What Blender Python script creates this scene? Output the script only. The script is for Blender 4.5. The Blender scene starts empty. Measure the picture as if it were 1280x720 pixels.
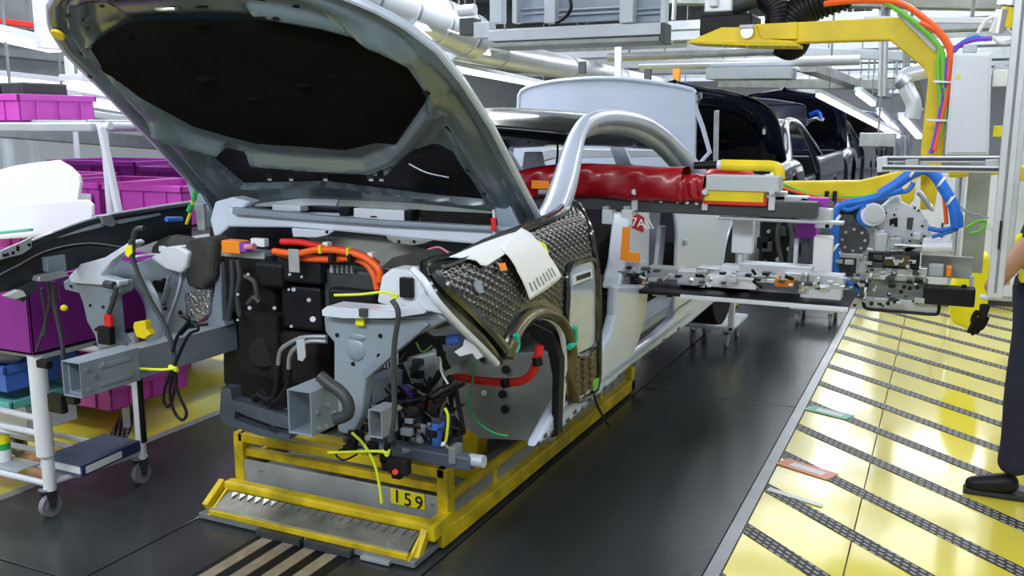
import bpy, bmesh, math, random
from mathutils import Vector, Matrix, geometry
random.seed(7)
C = bpy.context.scene.collection
S = bpy.context.scene
V = Vector
# ---------------------------------------------------------------- camera
FPX, VPX, VPY, HC = 1150.0, 1190.0, 155.0, 1.65
_fy = V((VPX-640, VPY-360, FPX)).normalized()
_up = V((0, -FPX, VPY-360)).normalized()
_xx = _fy.cross(_up)
cam_d = bpy.data.cameras.new('camera'); cam = bpy.data.objects.new('camera', cam_d); C.objects.link(cam)
cam_d.sensor_width = 36.0; cam_d.lens = FPX/1280*36.0; cam_d.clip_start = 0.05; cam_d.clip_end = 200
def w_of(c): return V((_xx.dot(c), _fy.dot(c), _up.dot(c)))
_r, _u, _b = w_of(V((1,0,0))), w_of(V((0,-1,0))), w_of(V((0,0,-1)))
cam.matrix_world = Matrix(((_r.x,_u.x,_b.x,0),(_r.y,_u.y,_b.y,0),(_r.z,_u.z,_b.z,HC),(0,0,0,1)))
S.camera = cam
S.view_settings.view_transform = 'Standard'; S.view_settings.look = 'None'
S.view_settings.gamma = 1.0; S.view_settings.use_curve_mapping = False
S.view_settings.exposure = -0.12
S.cycles.max_bounces = 6; S.cycles.diffuse_bounces = 3; S.cycles.glossy_bounces = 3
S.cycles.sample_clamp_indirect = 4.0
try: S.cycles.use_denoising = True
except Exception: pass
# ---------------------------------------------------------------- world, the hall's big lights and added fills
wd = bpy.data.worlds.new('hall_light'); S.world = wd; wd.use_nodes = True
bg = wd.node_tree.nodes['Background']; bg.inputs[0].default_value = (0.80, 0.88, 1.0, 1); bg.inputs[1].default_value = 0.55
def area(name, loc, sx, sy, power, rot=(0,0,0), col=(0.93,0.97,1.0)):
    l = bpy.data.lights.new(name, 'AREA'); l.shape = 'RECTANGLE'; l.size = sx; l.size_y = sy; l.energy = power; l.color = col
    o = bpy.data.objects.new(name, l); C.objects.link(o); o.location = loc; o.rotation_euler = rot
    return o
area('ceiling_and_fill_light', (-5.2, 5.0, 4.3), 0.5, 9.0, 250)
area('ceiling_and_fill_light', (0.6, 5.0, 4.3), 0.5, 9.0, 150)
area('ceiling_and_fill_light', (-1.0, 16.0, 4.3), 4.0, 10.0, 500)
area('ceiling_and_fill_light', (-8.5, 9.0, 4.3), 3.0, 12.0, 430)
area('ceiling_and_fill_light', (3.2, 8.0, 4.3), 0.6, 10.0, 210)
area('ceiling_and_fill_light', (-1.8, -1.6, 4.0), 6.0, 0.8, 260, (math.radians(35),0,0))  # fill added behind the camera for the faces turned towards it
area('ceiling_and_fill_light', (-4.0, 26.0, 4.8), 10.0, 14.0, 1500)  # broad fill added to brighten the far end of the hall
area('ceiling_and_fill_light', (-3.7, 7.2, 3.6), 0.4, 2.5, 150, (0,math.radians(-20),0))  # tilted fill added to brighten the yellow floor at left
area('ceiling_and_fill_light', (-11.0, 8.0, 4.6), 3.0, 16.0, 380)
area('ceiling_and_fill_light', (-4.9, 1.9, 3.4), 1.6, 0.3, 32, (math.radians(18),0,0))  # small fill added to brighten the magenta crates
# ---------------------------------------------------------------- pixel helpers: a photograph pixel and a depth give the real point
def ray(px, py): return w_of(V((px-640, py-360, FPX)))
def X(px, py, x): d = ray(px,py); t = x/d.x; return V((x, d.y*t, HC+d.z*t))
def Y(px, py, y): d = ray(px,py); t = y/d.y; return V((d.x*t, y, HC+d.z*t))
def Z(px, py, z): d = ray(px,py); t = (z-HC)/d.z; return V((d.x*t, d.y*t, z))
# ---------------------------------------------------------------- materials
M = {}
def mat(name, col, rough=0.5, metal=0.0, noise=0.0, scale=8.0, bump=0.0, emit=0.0, coat=0.0, bscale=None, alpha=1.0, trans=0.0):
    m = bpy.data.materials.new(name); m.use_nodes = True; nt = m.node_tree; b = nt.nodes['Principled BSDF']
    c = (*col, 1)
    b.inputs['Base Color'].default_value = c; b.inputs['Roughness'].default_value = rough; b.inputs['Metallic'].default_value = metal
    b.inputs['Coat Weight'].default_value = coat; b.inputs['Coat Roughness'].default_value = 0.08
    if trans: b.inputs['Transmission Weight'].default_value = trans
    if emit: b.inputs['Emission Color'].default_value = c; b.inputs['Emission Strength'].default_value = emit
    tc = nt.nodes.new('ShaderNodeTexCoord')
    if noise:
        n = nt.nodes.new('ShaderNodeTexNoise'); n.inputs['Scale'].default_value = scale; n.inputs['Detail'].default_value = 4
        nt.links.new(tc.outputs['Object'], n.inputs['Vector'])
        r = nt.nodes.new('ShaderNodeValToRGB')
        r.color_ramp.elements[0].position = 0.3; r.color_ramp.elements[1].position = 0.7
        r.color_ramp.elements[0].color = tuple(max(0, x*(1-noise)) for x in col)+(1,)
        r.color_ramp.elements[1].color = tuple(min(1, x*(1+noise*0.6)) for x in col)+(1,)
        nt.links.new(n.outputs['Fac'], r.inputs['Fac']); nt.links.new(r.outputs['Color'], b.inputs['Base Color'])
    if bump:
        n2 = nt.nodes.new('ShaderNodeTexNoise'); n2.inputs['Scale'].default_value = bscale or scale*4; n2.inputs['Detail'].default_value = 3
        nt.links.new(tc.outputs['Object'], n2.inputs['Vector'])
        bp = nt.nodes.new('ShaderNodeBump'); bp.inputs['Strength'].default_value = bump; bp.inputs['Distance'].default_value = 0.01
        nt.links.new(n2.outputs['Fac'], bp.inputs['Height']); nt.links.new(bp.outputs['Normal'], b.inputs['Normal'])
    M[name] = m; return m
mat('paint', (0.52,0.59,0.73), 0.28, 0.05, 0.04, 3, coat=0.5)
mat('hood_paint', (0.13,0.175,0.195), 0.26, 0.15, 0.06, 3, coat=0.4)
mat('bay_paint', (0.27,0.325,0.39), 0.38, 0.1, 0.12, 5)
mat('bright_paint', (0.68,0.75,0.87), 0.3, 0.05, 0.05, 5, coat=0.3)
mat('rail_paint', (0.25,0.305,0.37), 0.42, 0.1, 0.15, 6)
mat('galv', (0.46,0.49,0.51), 0.40, 0.35, 0.2, 8)
mat('steel', (0.62,0.65,0.68), 0.3, 0.85, 0.1, 10)
mat('alu', (0.62,0.66,0.71), 0.4, 0.45, 0.06, 12)
mat('zinc', (0.32,0.34,0.35), 0.5, 0.4, 0.3, 30, bump=0.2)
mat('white', (0.80,0.82,0.86), 0.45, 0, 0.03, 5)
mat('white_metal', (0.68,0.72,0.80), 0.4, 0.1, 0.05, 6)
mat('paper', (0.86,0.89,0.93), 0.7)
mat('black', (0.010,0.011,0.013), 0.42, 0, 0.2, 12)
mat('black_gloss', (0.006,0.007,0.010), 0.16, 0, coat=0.5)
mat('black_rough', (0.013,0.012,0.011), 0.85, 0, 0.35, 14, bump=0.5, bscale=60)
mat('liner', (0.005,0.0045,0.004), 0.95, 0, 0.45, 5, bump=0.3, bscale=40)
M['liner'].node_tree.nodes['Principled BSDF'].inputs['Specular IOR Level'].default_value = 0.12
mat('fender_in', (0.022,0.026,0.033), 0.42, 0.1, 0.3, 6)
mat('dark_grey', (0.05,0.055,0.06), 0.5, 0.1, 0.2, 10)
mat('grey', (0.22,0.24,0.26), 0.5, 0.2, 0.15, 8)
mat('grey_green', (0.30,0.33,0.31), 0.5, 0.2, 0.25, 6)
mat('pale_grey', (0.48,0.53,0.58), 0.45, 0.2, 0.1, 4)
mat('orange', (0.95,0.13,0.015), 0.4)
mat('orange_panel', (0.95,0.28,0.01), 0.5)
mat('red', (0.75,0.02,0.015), 0.42)
mat('red_cloth', (0.30,0.003,0.010), 0.32, 0, 0.25, 4, bump=0.35, bscale=9, coat=0.3)
mat('red_sign', (0.42,0.01,0.02), 0.5)
mat('yellow', (0.80,0.61,0.010), 0.42, 0, 0.14, 7, bump=0.05)
mat('sled_yellow', (0.72,0.53,0.010), 0.42, 0, 0.38, 9, bump=0.1)
mat('lime', (0.75,0.85,0.02), 0.45)
mat('bright_yellow', (0.88,0.80,0.01), 0.45)
mat('green', (0.02,0.42,0.10), 0.5)
mat('teal_tape', (0.01,0.42,0.30), 0.5)
mat('cable_green', (0.16,0.55,0.05), 0.45)
mat('blue', (0.03,0.18,0.70), 0.4)
mat('blue_box', (0.06,0.17,0.65), 0.5, 0, 0.1, 5)
mat('blue_cable', (0.02,0.17,0.72), 0.4)
mat('purple', (0.20,0.06,0.55), 0.4)
mat('violet', (0.33,0.03,0.42), 0.5)
mat('magenta', (0.58,0.07,0.50), 0.5, 0, 0.10, 4)
mat('magenta_dark', (0.24,0.015,0.27), 0.55, 0, 0.1, 4)
mat('teal', (0.13,0.50,0.45), 0.5)
mat('navy', (0.010,0.014,0.045), 0.15, 0.2, coat=0.8)
mat('navy_cloth', (0.012,0.014,0.040), 0.85, 0, 0.2, 30, bump=0.3, bscale=80)
mat('binder', (0.09,0.115,0.19), 0.5)
mat('binder_spine', (0.02,0.04,0.17), 0.45)
mat('skin', (0.42,0.22,0.14), 0.5)
mat('hair', (0.03,0.02,0.015), 0.7)
mat('olive', (0.10,0.075,0.02), 0.35, 0.1, 0.35, 8, coat=0.3)
mat('cover', (0.008,0.009,0.012), 0.22, 0.0, coat=0.9)
mat('rubber', (0.02,0.02,0.022), 0.75)
mat('caster_tyre', (0.24,0.25,0.27), 0.6)
mat('floor_dark', (0.050,0.057,0.060), 0.25, 0.3, 0.35, 1.4, bump=0.05, bscale=60)
mat('floor_strip', (0.35,0.37,0.40), 0.35, 0.4, 0.15, 5)
mat('rail_wood', (0.34,0.29,0.20), 0.5, 0, 0.35, 12)
mat('floor_grey', (0.14,0.14,0.15), 0.4, 0, 0.3, 4)
mat('wall', (0.45,0.48,0.50), 0.8, 0, 0.06, 1)
mat('ceiling', (0.27,0.30,0.29), 0.85, 0, 0.25, 1.2)
mat('lamp', (0.93,0.97,1.0), 0.5, 0, emit=3.2)
mat('lamp_strong', (0.93,0.97,1.0), 0.5, 0, emit=26.0)
mat('white_glint', (0.75,0.77,0.8), 0.12, 1.0)
mat('subframe', (0.09,0.115,0.15), 0.45, 0.2, 0.25, 8)
for n_ in ('black_rough','black'): M[n_].node_tree.nodes['Principled BSDF'].inputs['Specular IOR Level'].default_value = 0.22
mat('foil', (0.55,0.56,0.58), 0.25, 0.95, 0.1, 10, bump=1.0, bscale=70)
mat('foam_dark', (0.045,0.046,0.042), 0.9, 0, 0.3, 10, bump=0.4, bscale=40)
mat('blue_glint', (0.01,0.10,0.75), 0.2, 0.3)
mat('pink', (0.72,0.20,0.35), 0.5)
mat('tape_red', (0.80,0.25,0.16), 0.4)
mat('tape_green', (0.10,0.42,0.34), 0.4)
mat('ink', (0.012,0.012,0.014), 0.6)
mat('ink_grey', (0.30,0.33,0.40), 0.7)
mat('clear_pocket', (0.42,0.48,0.58), 0.14, 0.2, 0.12, 3, coat=0.6)
mat('tank_white', (0.70,0.74,0.80), 0.35)
mat('duct', (0.60,0.64,0.70), 0.30, 0.35, 0.1, 3)
def mk_yellow_floor():
    m = mat('floor_yellow', (0.80,0.66,0.035), 0.22, 0.0, 0, coat=0.6); nt = m.node_tree; b = nt.nodes['Principled BSDF']
    tc = nt.nodes.new('ShaderNodeTexCoord'); n = nt.nodes.new('ShaderNodeTexNoise'); n.inputs['Scale'].default_value = 1.6; n.inputs['Detail'].default_value = 6
    nt.links.new(tc.outputs['Object'], n.inputs['Vector'])
    r = nt.nodes.new('ShaderNodeValToRGB'); r.color_ramp.elements[0].position = 0.32; r.color_ramp.elements[1].position = 0.68
    r.color_ramp.elements[0].color = (0.68,0.58,0.10,1); r.color_ramp.elements[1].color = (0.82,0.70,0.04,1)
    nt.links.new(n.outputs['Fac'], r.inputs['Fac']); nt.links.new(r.outputs['Color'], b.inputs['Base Color'])
    n2 = nt.nodes.new('ShaderNodeTexNoise'); n2.inputs['Scale'].default_value = 5; nt.links.new(tc.outputs['Object'], n2.inputs['Vector'])
    mr = nt.nodes.new('ShaderNodeMapRange'); mr.inputs[3].default_value = 0.10; mr.inputs[4].default_value = 0.24
    nt.links.new(n2.outputs['Fac'], mr.inputs[0]); nt.links.new(mr.outputs[0], b.inputs['Roughness'])
mk_yellow_floor()
def mk_tread():
    m = mat('tread', (0.03,0.03,0.032), 0.5); nt = m.node_tree; b = nt.nodes['Principled BSDF']
    tc = nt.nodes.new('ShaderNodeTexCoord'); mp = nt.nodes.new('ShaderNodeMapping'); mp.inputs['Rotation'].default_value = (0,0,math.radians(45))
    nt.links.new(tc.outputs['Object'], mp.inputs['Vector'])
    br = nt.nodes.new('ShaderNodeTexBrick'); br.inputs['Scale'].default_value = 10.0
    br.inputs['Color1'].default_value = (0.30,0.31,0.33,1); br.inputs['Color2'].default_value = (0.40,0.40,0.42,1); br.inputs['Mortar'].default_value = (0.012,0.012,0.014,1)
    br.inputs['Mortar Size'].default_value = 0.075; br.inputs['Brick Width'].default_value = 0.42; br.inputs['Row Height'].default_value = 0.24; br.inputs['Mortar Smooth'].default_value = 0.1
    nt.links.new(mp.outputs[0], br.inputs['Vector']); nt.links.new(br.outputs['Color'], b.inputs['Base Color'])
mk_tread()
def mk_diamond():
    m = mat('diamond_plate', (0.24,0.24,0.21), 0.40, 0.4, 0.35, 12); nt = m.node_tree; b = nt.nodes['Principled BSDF']
    tc = nt.nodes.new('ShaderNodeTexCoord'); ck = nt.nodes.new('ShaderNodeTexVoronoi'); ck.inputs['Scale'].default_value = 60
    nt.links.new(tc.outputs['Object'], ck.inputs['Vector']); bp = nt.nodes.new('ShaderNodeBump'); bp.inputs['Strength'].default_value = 0.25; bp.inputs['Distance'].default_value = 0.003
    nt.links.new(ck.outputs['Distance'], bp.inputs['Height']); nt.links.new(bp.outputs['Normal'], b.inputs['Normal'])
mk_diamond()
# ---------------------------------------------------------------- mesh helpers
WL = {}
def spline(pts, n=6, closed=False):
    pts = [V(p) for p in pts]
    if len(pts) < 3: return pts
    out = []; N = len(pts)
    for i in range(N if closed else N-1):
        if closed: a,b,c,d = pts[i-1], pts[i], pts[(i+1)%N], pts[(i+2)%N]
        else: a,b,c,d = pts[max(i-1,0)], pts[i], pts[i+1], pts[min(i+2,N-1)]
        for k in range(n):
            t = k/n
            out.append(0.5*((2*b)+(c-a)*t+(2*a-5*b+4*c-d)*t*t+(3*b-a-3*c+d)*t*t*t))
    if not closed: out.append(pts[-1].copy())
    return out
class MB:
    def __init__(s): s.v = []; s.f = []
    def add(s, vs, fs):
        o = len(s.v); s.v += [V(p) for p in vs]; s.f += [tuple(i+o for i in f) for f in fs]; return s
    def box(s, p0, p1):
        x0,x1 = sorted((p0[0],p1[0])); y0,y1 = sorted((p0[1],p1[1])); z0,z1 = sorted((p0[2],p1[2]))
        return s.add([(x0,y0,z0),(x1,y0,z0),(x1,y1,z0),(x0,y1,z0),(x0,y0,z1),(x1,y0,z1),(x1,y1,z1),(x0,y1,z1)],
                     [(0,3,2,1),(4,5,6,7),(0,1,5,4),(1,2,6,5),(2,3,7,6),(3,0,4,7)])
    def bar(s, p, q, w, h, up=(0,0,1)):
        p, q = V(p), V(q); d = (q-p).normalized(); r = d.cross(V(up))
        if r.length < 1e-4: r = d.cross(V((0,1,0)))
        r.normalize(); u = r.cross(d); r *= w/2; u *= h/2
        return s.add([p-r-u,p+r-u,p+r+u,p-r+u,q-r-u,q+r-u,q+r+u,q-r+u],
                     [(3,2,1,0),(4,5,6,7),(0,1,5,4),(1,2,6,5),(2,3,7,6),(3,0,4,7)])
    def tube(s, pts, r, seg=8, smooth=0, closed=False, flat=None):
        pts = spline(pts, smooth, closed) if smooth else [V(p) for p in pts]
        n = len(pts); rings = []; prev = None
        for i,p in enumerate(pts):
            a = pts[i-1] if (i > 0 or closed) else p; b = pts[(i+1)%n] if (i < n-1 or closed) else p
            d = (b-a)
            if d.length < 1e-9: d = V((0,0,1))
            d.normalize()
            if prev is None:
                prev = d.cross(V((0,0,1)))
                if prev.length < 1e-3: prev = d.cross(V((0,1,0)))
            prev = prev - d*prev.dot(d); prev.normalize(); w = d.cross(prev)
            rr = r(i/(n-1)) if callable(r) else r
            rings.append([p + (prev*math.cos(2*math.pi*k/seg)+w*math.sin(2*math.pi*k/seg)*(flat or 1))*rr for k in range(seg)])
        vs = [v for g in rings for v in g]; fs = []
        for i in range(n if closed else n-1):
            j = (i+1)%n
            for k in range(seg):
                l = (k+1)%seg; fs.append((i*seg+k, i*seg+l, j*seg+l, j*seg+k))
        if not closed: fs += [tuple(reversed(range(seg))), tuple((n-1)*seg+k for k in range(seg))]
        return s.add(vs, fs)
    def prism(s, pts, vec):
        pts = [V(p) for p in pts]; vec = V(vec); n = len(pts)
        tris = geometry.tessellate_polygon([pts])
        fs = [tuple(t) for t in tris] + [tuple(i+n for i in reversed(t)) for t in tris]
        fs += [(i,(i+1)%n,(i+1)%n+n,i+n) for i in range(n)]
        return s.add(pts+[p+vec for p in pts], fs)
    def lathe(s, prof, c, axis=(0,0,1), seg=20):
        c = V(c); d = V(axis).normalized(); a = d.cross(V((0,0,1)))
        if a.length < 1e-3: a = V((1,0,0))
        a.normalize(); b = d.cross(a); vs = []; fs = []
        for r,h in prof:
            vs += [c+d*h+(a*math.cos(2*math.pi*k/seg)+b*math.sin(2*math.pi*k/seg))*r for k in range(seg)]
        for i in range(len(prof)-1):
            for k in range(seg):
                l = (k+1)%seg; fs.append((i*seg+k,i*seg+l,(i+1)*seg+l,(i+1)*seg+k))
        if prof[0][0] > 1e-6: fs.append(tuple(reversed(range(seg))))
        if prof[-1][0] > 1e-6: fs.append(tuple((len(prof)-1)*seg+k for k in range(seg)))
        return s.add(vs, fs)
    def cyl(s, p, q, r, seg=14):
        p, q = V(p), V(q); return s.lathe([(r,0),(r,(q-p).length)], p, q-p, seg)
    def grid(s, fn, nu, nv, keep=None):
        vs = [fn(i/nu, j/nv) for j in range(nv+1) for i in range(nu+1)]; fs = []
        for j in range(nv):
            for i in range(nu):
                if keep is None or keep((i+.5)/nu, (j+.5)/nv):
                    a = j*(nu+1)+i; fs.append((a,a+1,a+nu+2,a+nu+1))
        return s.add(vs, fs)
    def loft(s, rings, closed=True, caps=True):
        n = len(rings[0]); vs = [p for r in rings for p in r]; fs = []
        for i in range(len(rings)-1):
            for k in range(n if closed else n-1):
                l = (k+1)%n; fs.append((i*n+k,i*n+l,(i+1)*n+l,(i+1)*n+k))
        if caps and closed: fs += [tuple(reversed(range(n))), tuple((len(rings)-1)*n+k for k in range(n))]
        return s.add(vs, fs)
    def ball(s, c, r, seg=12, sc=(1,1,1)):
        pr = [(max(1e-7,math.sin(math.pi*i/8)), -math.cos(math.pi*i/8)) for i in range(9)]
        o = len(s.v); s.lathe(pr, (0,0,0), (0,0,1), seg)
        for i in range(o, len(s.v)): v = s.v[i]; s.v[i] = V((c[0]+v.x*r*sc[0], c[1]+v.y*r*sc[1], c[2]+v.z*r*sc[2]))
        return s
    def build(s, name, m, parent=None, smooth=False, bevel=0, solid=0, sub=0, kind=None, label=None):
        if parent is not None: base = WL[parent.name]
        else:
            xs=[v.x for v in s.v]; ys=[v.y for v in s.v]; zs=[v.z for v in s.v]
            base = V(((min(xs)+max(xs))/2, (min(ys)+max(ys))/2, min(zs)))
        me = bpy.data.meshes.new(name); me.from_pydata([v-base for v in s.v], [], s.f)
        bm = bmesh.new(); bm.from_mesh(me)
        loose = [v for v in bm.verts if not v.link_faces]
        if loose: bmesh.ops.delete(bm, geom=loose, context='VERTS')
        bmesh.ops.recalc_face_normals(bm, faces=bm.faces); bm.to_mesh(me); bm.free()
        me.materials.append(M[m] if isinstance(m, str) else m)
        if smooth:
            for p in me.polygons: p.use_smooth = True
        o = bpy.data.objects.new(name, me); C.objects.link(o)
        if parent is not None: o.parent = parent
        else: o.location = base
        WL[o.name] = base
        if bevel:
            b = o.modifiers.new('bevel','BEVEL'); b.width = bevel; b.segments = 2; b.limit_method = 'ANGLE'; b.angle_limit = math.radians(40)
        if solid:
            b = o.modifiers.new('thickness','SOLIDIFY'); b.thickness = solid; b.offset = 0
        if sub:
            b = o.modifiers.new('smooth','SUBSURF'); b.levels = sub; b.render_levels = sub
        if smooth and bevel == 0 and not sub and name != 'quilted_shell':
            try: me.set_sharp_from_angle(angle=math.radians(42))
            except Exception: pass
        if kind: o['kind'] = kind
        if label: o['label'] = label
        return o
def thing(name, label, cat, loc=(0,0,0), group=None):
    o = bpy.data.objects.new(name, None); C.objects.link(o); o.location = loc; o.empty_display_size = 0.05
    WL[o.name] = V(loc); o['label'] = label; o['category'] = cat
    if group: o['group'] = group
    return o
def tag(o, label, cat, group=None):
    o['label'] = label; o['category'] = cat
    if group: o['group'] = group
    return o
def struct(o): o['kind'] = 'structure'; return o
def bx(n, m, p, p0, p1, bev=0.004, **k): return MB().box(p0,p1).build(n, m, p, bevel=bev, **k)
def br(n, m, p, a, b, w, h, up=(0,0,1), bev=0.003, **k): return MB().bar(a,b,w,h,up).build(n, m, p, bevel=bev, **k)
def tb(n, m, p, pts, r, seg=8, sm=5, **k):
    cl = k.pop('closed', False); fl = k.pop('flat', None)
    return MB().tube(pts, r, seg, sm, cl, fl).build(n, m, p, smooth=True, **k)
def ply(n, m, p, pix, y, d=0.01, bev=0.002, **k): return MB().prism([Y(a,b,y) for a,b in pix], (0,d,0)).build(n, m, p, bevel=bev, **k)
def plx(n, m, p, pix, x, d=-0.01, bev=0.002, **k): return MB().prism([X(a,b,x) for a,b in pix], (d,0,0)).build(n, m, p, bevel=bev, **k)
def cyl(n, m, p, a, b, r, seg=14, bev=0.0, **k): return MB().cyl(a,b,r,seg).build(n, m, p, smooth=(bev==0), bevel=bev, **k)
def text(n, body, m, p, loc, size, right, up, depth=0.001):
    c = bpy.data.curves.new(n,'FONT'); c.body = body; c.size = size; c.extrude = depth; c.align_x = 'CENTER'; c.align_y = 'CENTER'
    t = bpy.data.objects.new(n, c); C.objects.link(t); dg = bpy.context.evaluated_depsgraph_get()
    me = bpy.data.meshes.new_from_object(t.evaluated_get(dg)); bpy.data.objects.remove(t)
    r, u = V(right).normalized(), V(up).normalized(); nn = r.cross(u); L = V(loc) - WL[p.name]
    for v in me.vertices: q = v.co.copy(); v.co = L + r*q.x + u*q.y + nn*q.z
    me.materials.clear(); me.materials.append(M[m]); o = bpy.data.objects.new(n, me); C.objects.link(o); o.parent = p; WL[o.name] = WL[p.name]; return o
def inpoly(x, y, P):
    c = False; j = len(P)-1
    for i in range(len(P)):
        xi,yi = P[i]; xj,yj = P[j]
        if (yi > y) != (yj > y) and x < (xj-xi)*(y-yi)/(yj-yi)+xi: c = not c
        j = i
    return c
def dpoly(x, y, P):
    best = 1e9; n = len(P)
    for i in range(n):
        ax,ay = P[i]; bx_,by = P[(i+1)%n]; dx,dy = bx_-ax, by-ay
        t = max(0,min(1,((x-ax)*dx+(y-ay)*dy)/(dx*dx+dy*dy+1e-12)))
        best = min(best, math.hypot(x-ax-t*dx, y-ay-t*dy))
    return -best if inpoly(x,y,P) else best
def sstep(a,b,x): t = max(0,min(1,(x-a)/(b-a))); return t*t*(3-2*t)
# ================================================================ THE SETTING
fl = struct(bx('floor', 'floor_grey', None, (-16,-3,-0.12), (7,38,-0.03), 0))
# conveyor plates, laid with narrow joints, parts of the floor
for i,(x0,x1) in enumerate(((-3.695,-2.78),(-2.77,-1.66),(-1.65,-0.715))):
    for k in range(9):
        y0 = -0.6 + k*2.75 + (0.55 if i == 2 else 0)
        MB().box((x0,y0+.004,-0.03),(x1,y0+2.746,0.0)).build('floor_plate', 'floor_dark', fl, bevel=0.003)
bx('edge_strip', 'floor_strip', fl, (-0.71,-0.6,-0.03), (-0.655,30,0.004), 0.002)
bx('edge_strip', 'floor_strip', fl, (-3.755,-0.6,-0.03), (-3.70,30,0.004), 0.002)
for (x0,x1) in ((-0.65,-0.243),(-0.237,1.6),(1.606,3.2)):
    bx('yellow_plate', 'floor_yellow', fl, (x0,-1.5,-0.03), (x1,13,0.0), 0)
bx('yellow_plate', 'floor_yellow', fl, (-5.6,-1.5,-0.03), (-3.76,16,0.0), 0)
# anti-slip strips across the yellow walkway
for k in range(44):
    ys = 3.65 - 3.36 - 3.36 + 0.48*k; a = V((-0.648,ys,0)); xe = 3.15; b = V((xe, ys-0.9*(xe+0.648),0))
    if b.y < -1.2: t = (ys+1.2)/(0.9*(xe+0.648)); b = a.lerp(b, max(0.02,t))
    if ys < -0.9: continue
    h = 0.038; w = V((0, h*1.35, 0))
    MB().prism([a-w, b-w, b+w, a+w], (0,0,0.003)).build('anti_slip_strip', 'tread', fl)
sa,sb = Z(146,550,0), Z(170,505,0); sd=(sb-sa).normalized()
for k in range(5):
    o_=V((0,.95*k-.95,0)); a=sa-sd*.8+o_; b=sb+sd*1.0+o_
    ts=[(-3.77-a.x)/sd.x,(-5.55-a.x)/sd.x]; 
    a2,b2=(a+sd*min(ts),a+sd*max(ts)); r=V((-sd.y,sd.x,0))*.05
    MB().prism([a2-r,b2-r,b2+r,a2+r],(0,0,.003)).build('anti_slip_strip','tread',fl)
# wear seam and stickers on the walkway
def floor_tape(label, m, p, q, w, z=0.004):
    p, q = V(p), V(q); d = (q-p).normalized(); r = V((-d.y,d.x,0))*w/2
    t = thing('floor_sticker', label, 'sticker', ((p.x+q.x)/2,(p.y+q.y)/2,0))
    up = V((0,0,z)); MB().prism([p-r+up,q-r+up,q+r+up,p+r+up], (0,0,.0015)).build('backing', m, t)
    p2 = p+d*0.055; q2 = q-d*0.045; r2 = r*0.45; up = V((0,0,z+.0016))
    MB().prism([p2-r2+up,q2-r2+up,q2+r2+up,p2+r2+up], (0,0,.0006)).build('label_window', 'paper', t)
floor_tape('green floor sticker with a white window beside the dark conveyor edge', 'tape_green', (-0.64,5.47,0), (-0.40,5.37,0), 0.11)
floor_tape('faded red floor sticker with a white window beside the dark conveyor edge', 'tape_red', (-0.64,4.50,0), (-0.385,4.385,0), 0.11)
tag(MB().prism([(-0.64,4.09,.0045),(-0.39,4.0,.0045),(-0.385,4.03,.0045),(-0.635,4.13,.0045)], (0,0,.001)).build('floor_sticker','paper'), 'torn white tape remnant on the yellow walkway nearest the camera', 'sticker')
# beige guide strips sunk in front of the sled
for k in range(4):
    x0 = -2.40+0.105*k; bx('guide_strip', 'rail_wood', fl, (x0,1.2,0.0), (x0+.055,2.78,0.004), 0.001)
bx('guide_recess', 'black', fl, (-2.43,1.2,-0.02),(-1.98,2.80,0.0015), 0)
# walls and ceiling
struct(bx('wall_left','wall',None,(-16.2,-3,-.1),(-16,38,6.2),0)); struct(bx('wall_back','wall',None,(-16,38,-.1),(7,38.2,6.2),0)); struct(bx('wall_right','wall',None,(7,-3,-.1),(7.2,38,6.2),0))
ceil = struct(bx('ceiling','ceiling',None,(-16,-3,6.0),(7,38,6.2),0))
for k in range(10):
    bx('ceiling_beam','grey_green',ceil,(-16,2+3.6*k,5.5),(7,2.2+3.6*k,6.0),0)
# ---------------------------------------------------------------- overhead: lamps
nl = [0]
def lamp(a, b, label, w=0.10, group=None, hang=True, lm='lamp'):
    a, b = V(a), V(b); t = thing('ceiling_lamp', label, 'lamp', (a+b)/2, group)
    d = V((0,0,.055)); MB().bar(a+d,b+d,w*1.5,.05).build('lamp_housing','white_metal',t,bevel=.004)
    MB().bar(a,b,w,.05).build('lamp_tube',lm,t,bevel=.012)
    if hang:
        for s in (.12,.88):
            p = a.lerp(b,s); cyl('hanger','grey',t,p+V((0,0,.08)),V((p.x,p.y,p.z+1.2)),.008,6)
lamp(Y(1022,119,13), Y(1123,171,15.5), 'long fluorescent lamp above the far end of the line, left of the yellow column', .06)
lamp(Y(1072,116,14), Y(1092,131,14.5), 'short bright lamp tube beyond the yellow arm, under the grey ceiling', .07)
lamp(Y(1098,140,17), Y(1122,164,17.5), 'narrow short lamp beyond the yellow arm, second from the column', .07)
lamp(Y(1127,147,15), Y(1149,172,15.5), 'bright lamp close beside the yellow column in the distance', .09)
lamp((-1.7,15.5,4.3),(-1.7,24,4.3),'wide bright ceiling lamp high above the line, behind the black hoses',.38,lm='lamp_strong')
lamp((-0.9,9.5,4.6),(-0.9,13,4.6),'bright ceiling lamp high above the yellow walkway, above the frame',.16,lm='lamp_strong')
# left hall lamp rows, each seen between the hood and the frame edge
for i,(p,q,xd,w,lb) in enumerate([
    ((-30,40),(70,62),-7.0,.16,'bright lamp row behind the hood corner, highest at the left edge'),
    ((-30,97),(118,112),-8.0,.13,'lamp row just above the dark tubs on the magenta crates'),
    ((88,106),(150,118),-6.0,.16,'short wide lamp between dark tubs and hood edge'),
    ((90,124),(158,136),-6.5,.15,'lowest lamp of the bright stack beside the hood edge'),
    ((-20,84),(70,92),-9.0,.1,'thin distant lamp row under the grey overhead beam'),
    ]): lamp(X(*p,xd), X(*q,xd), lb, w)
lamp(X(505,40,-4.6), X(735,103,-6.4), 'long white light trough running beside the silver duct behind the hood', .20)
lamp(X(560,85,-5.2), X(690,110,-6.2), 'lower white light rail parallel to the long trough behind the hood', .09)
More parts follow.
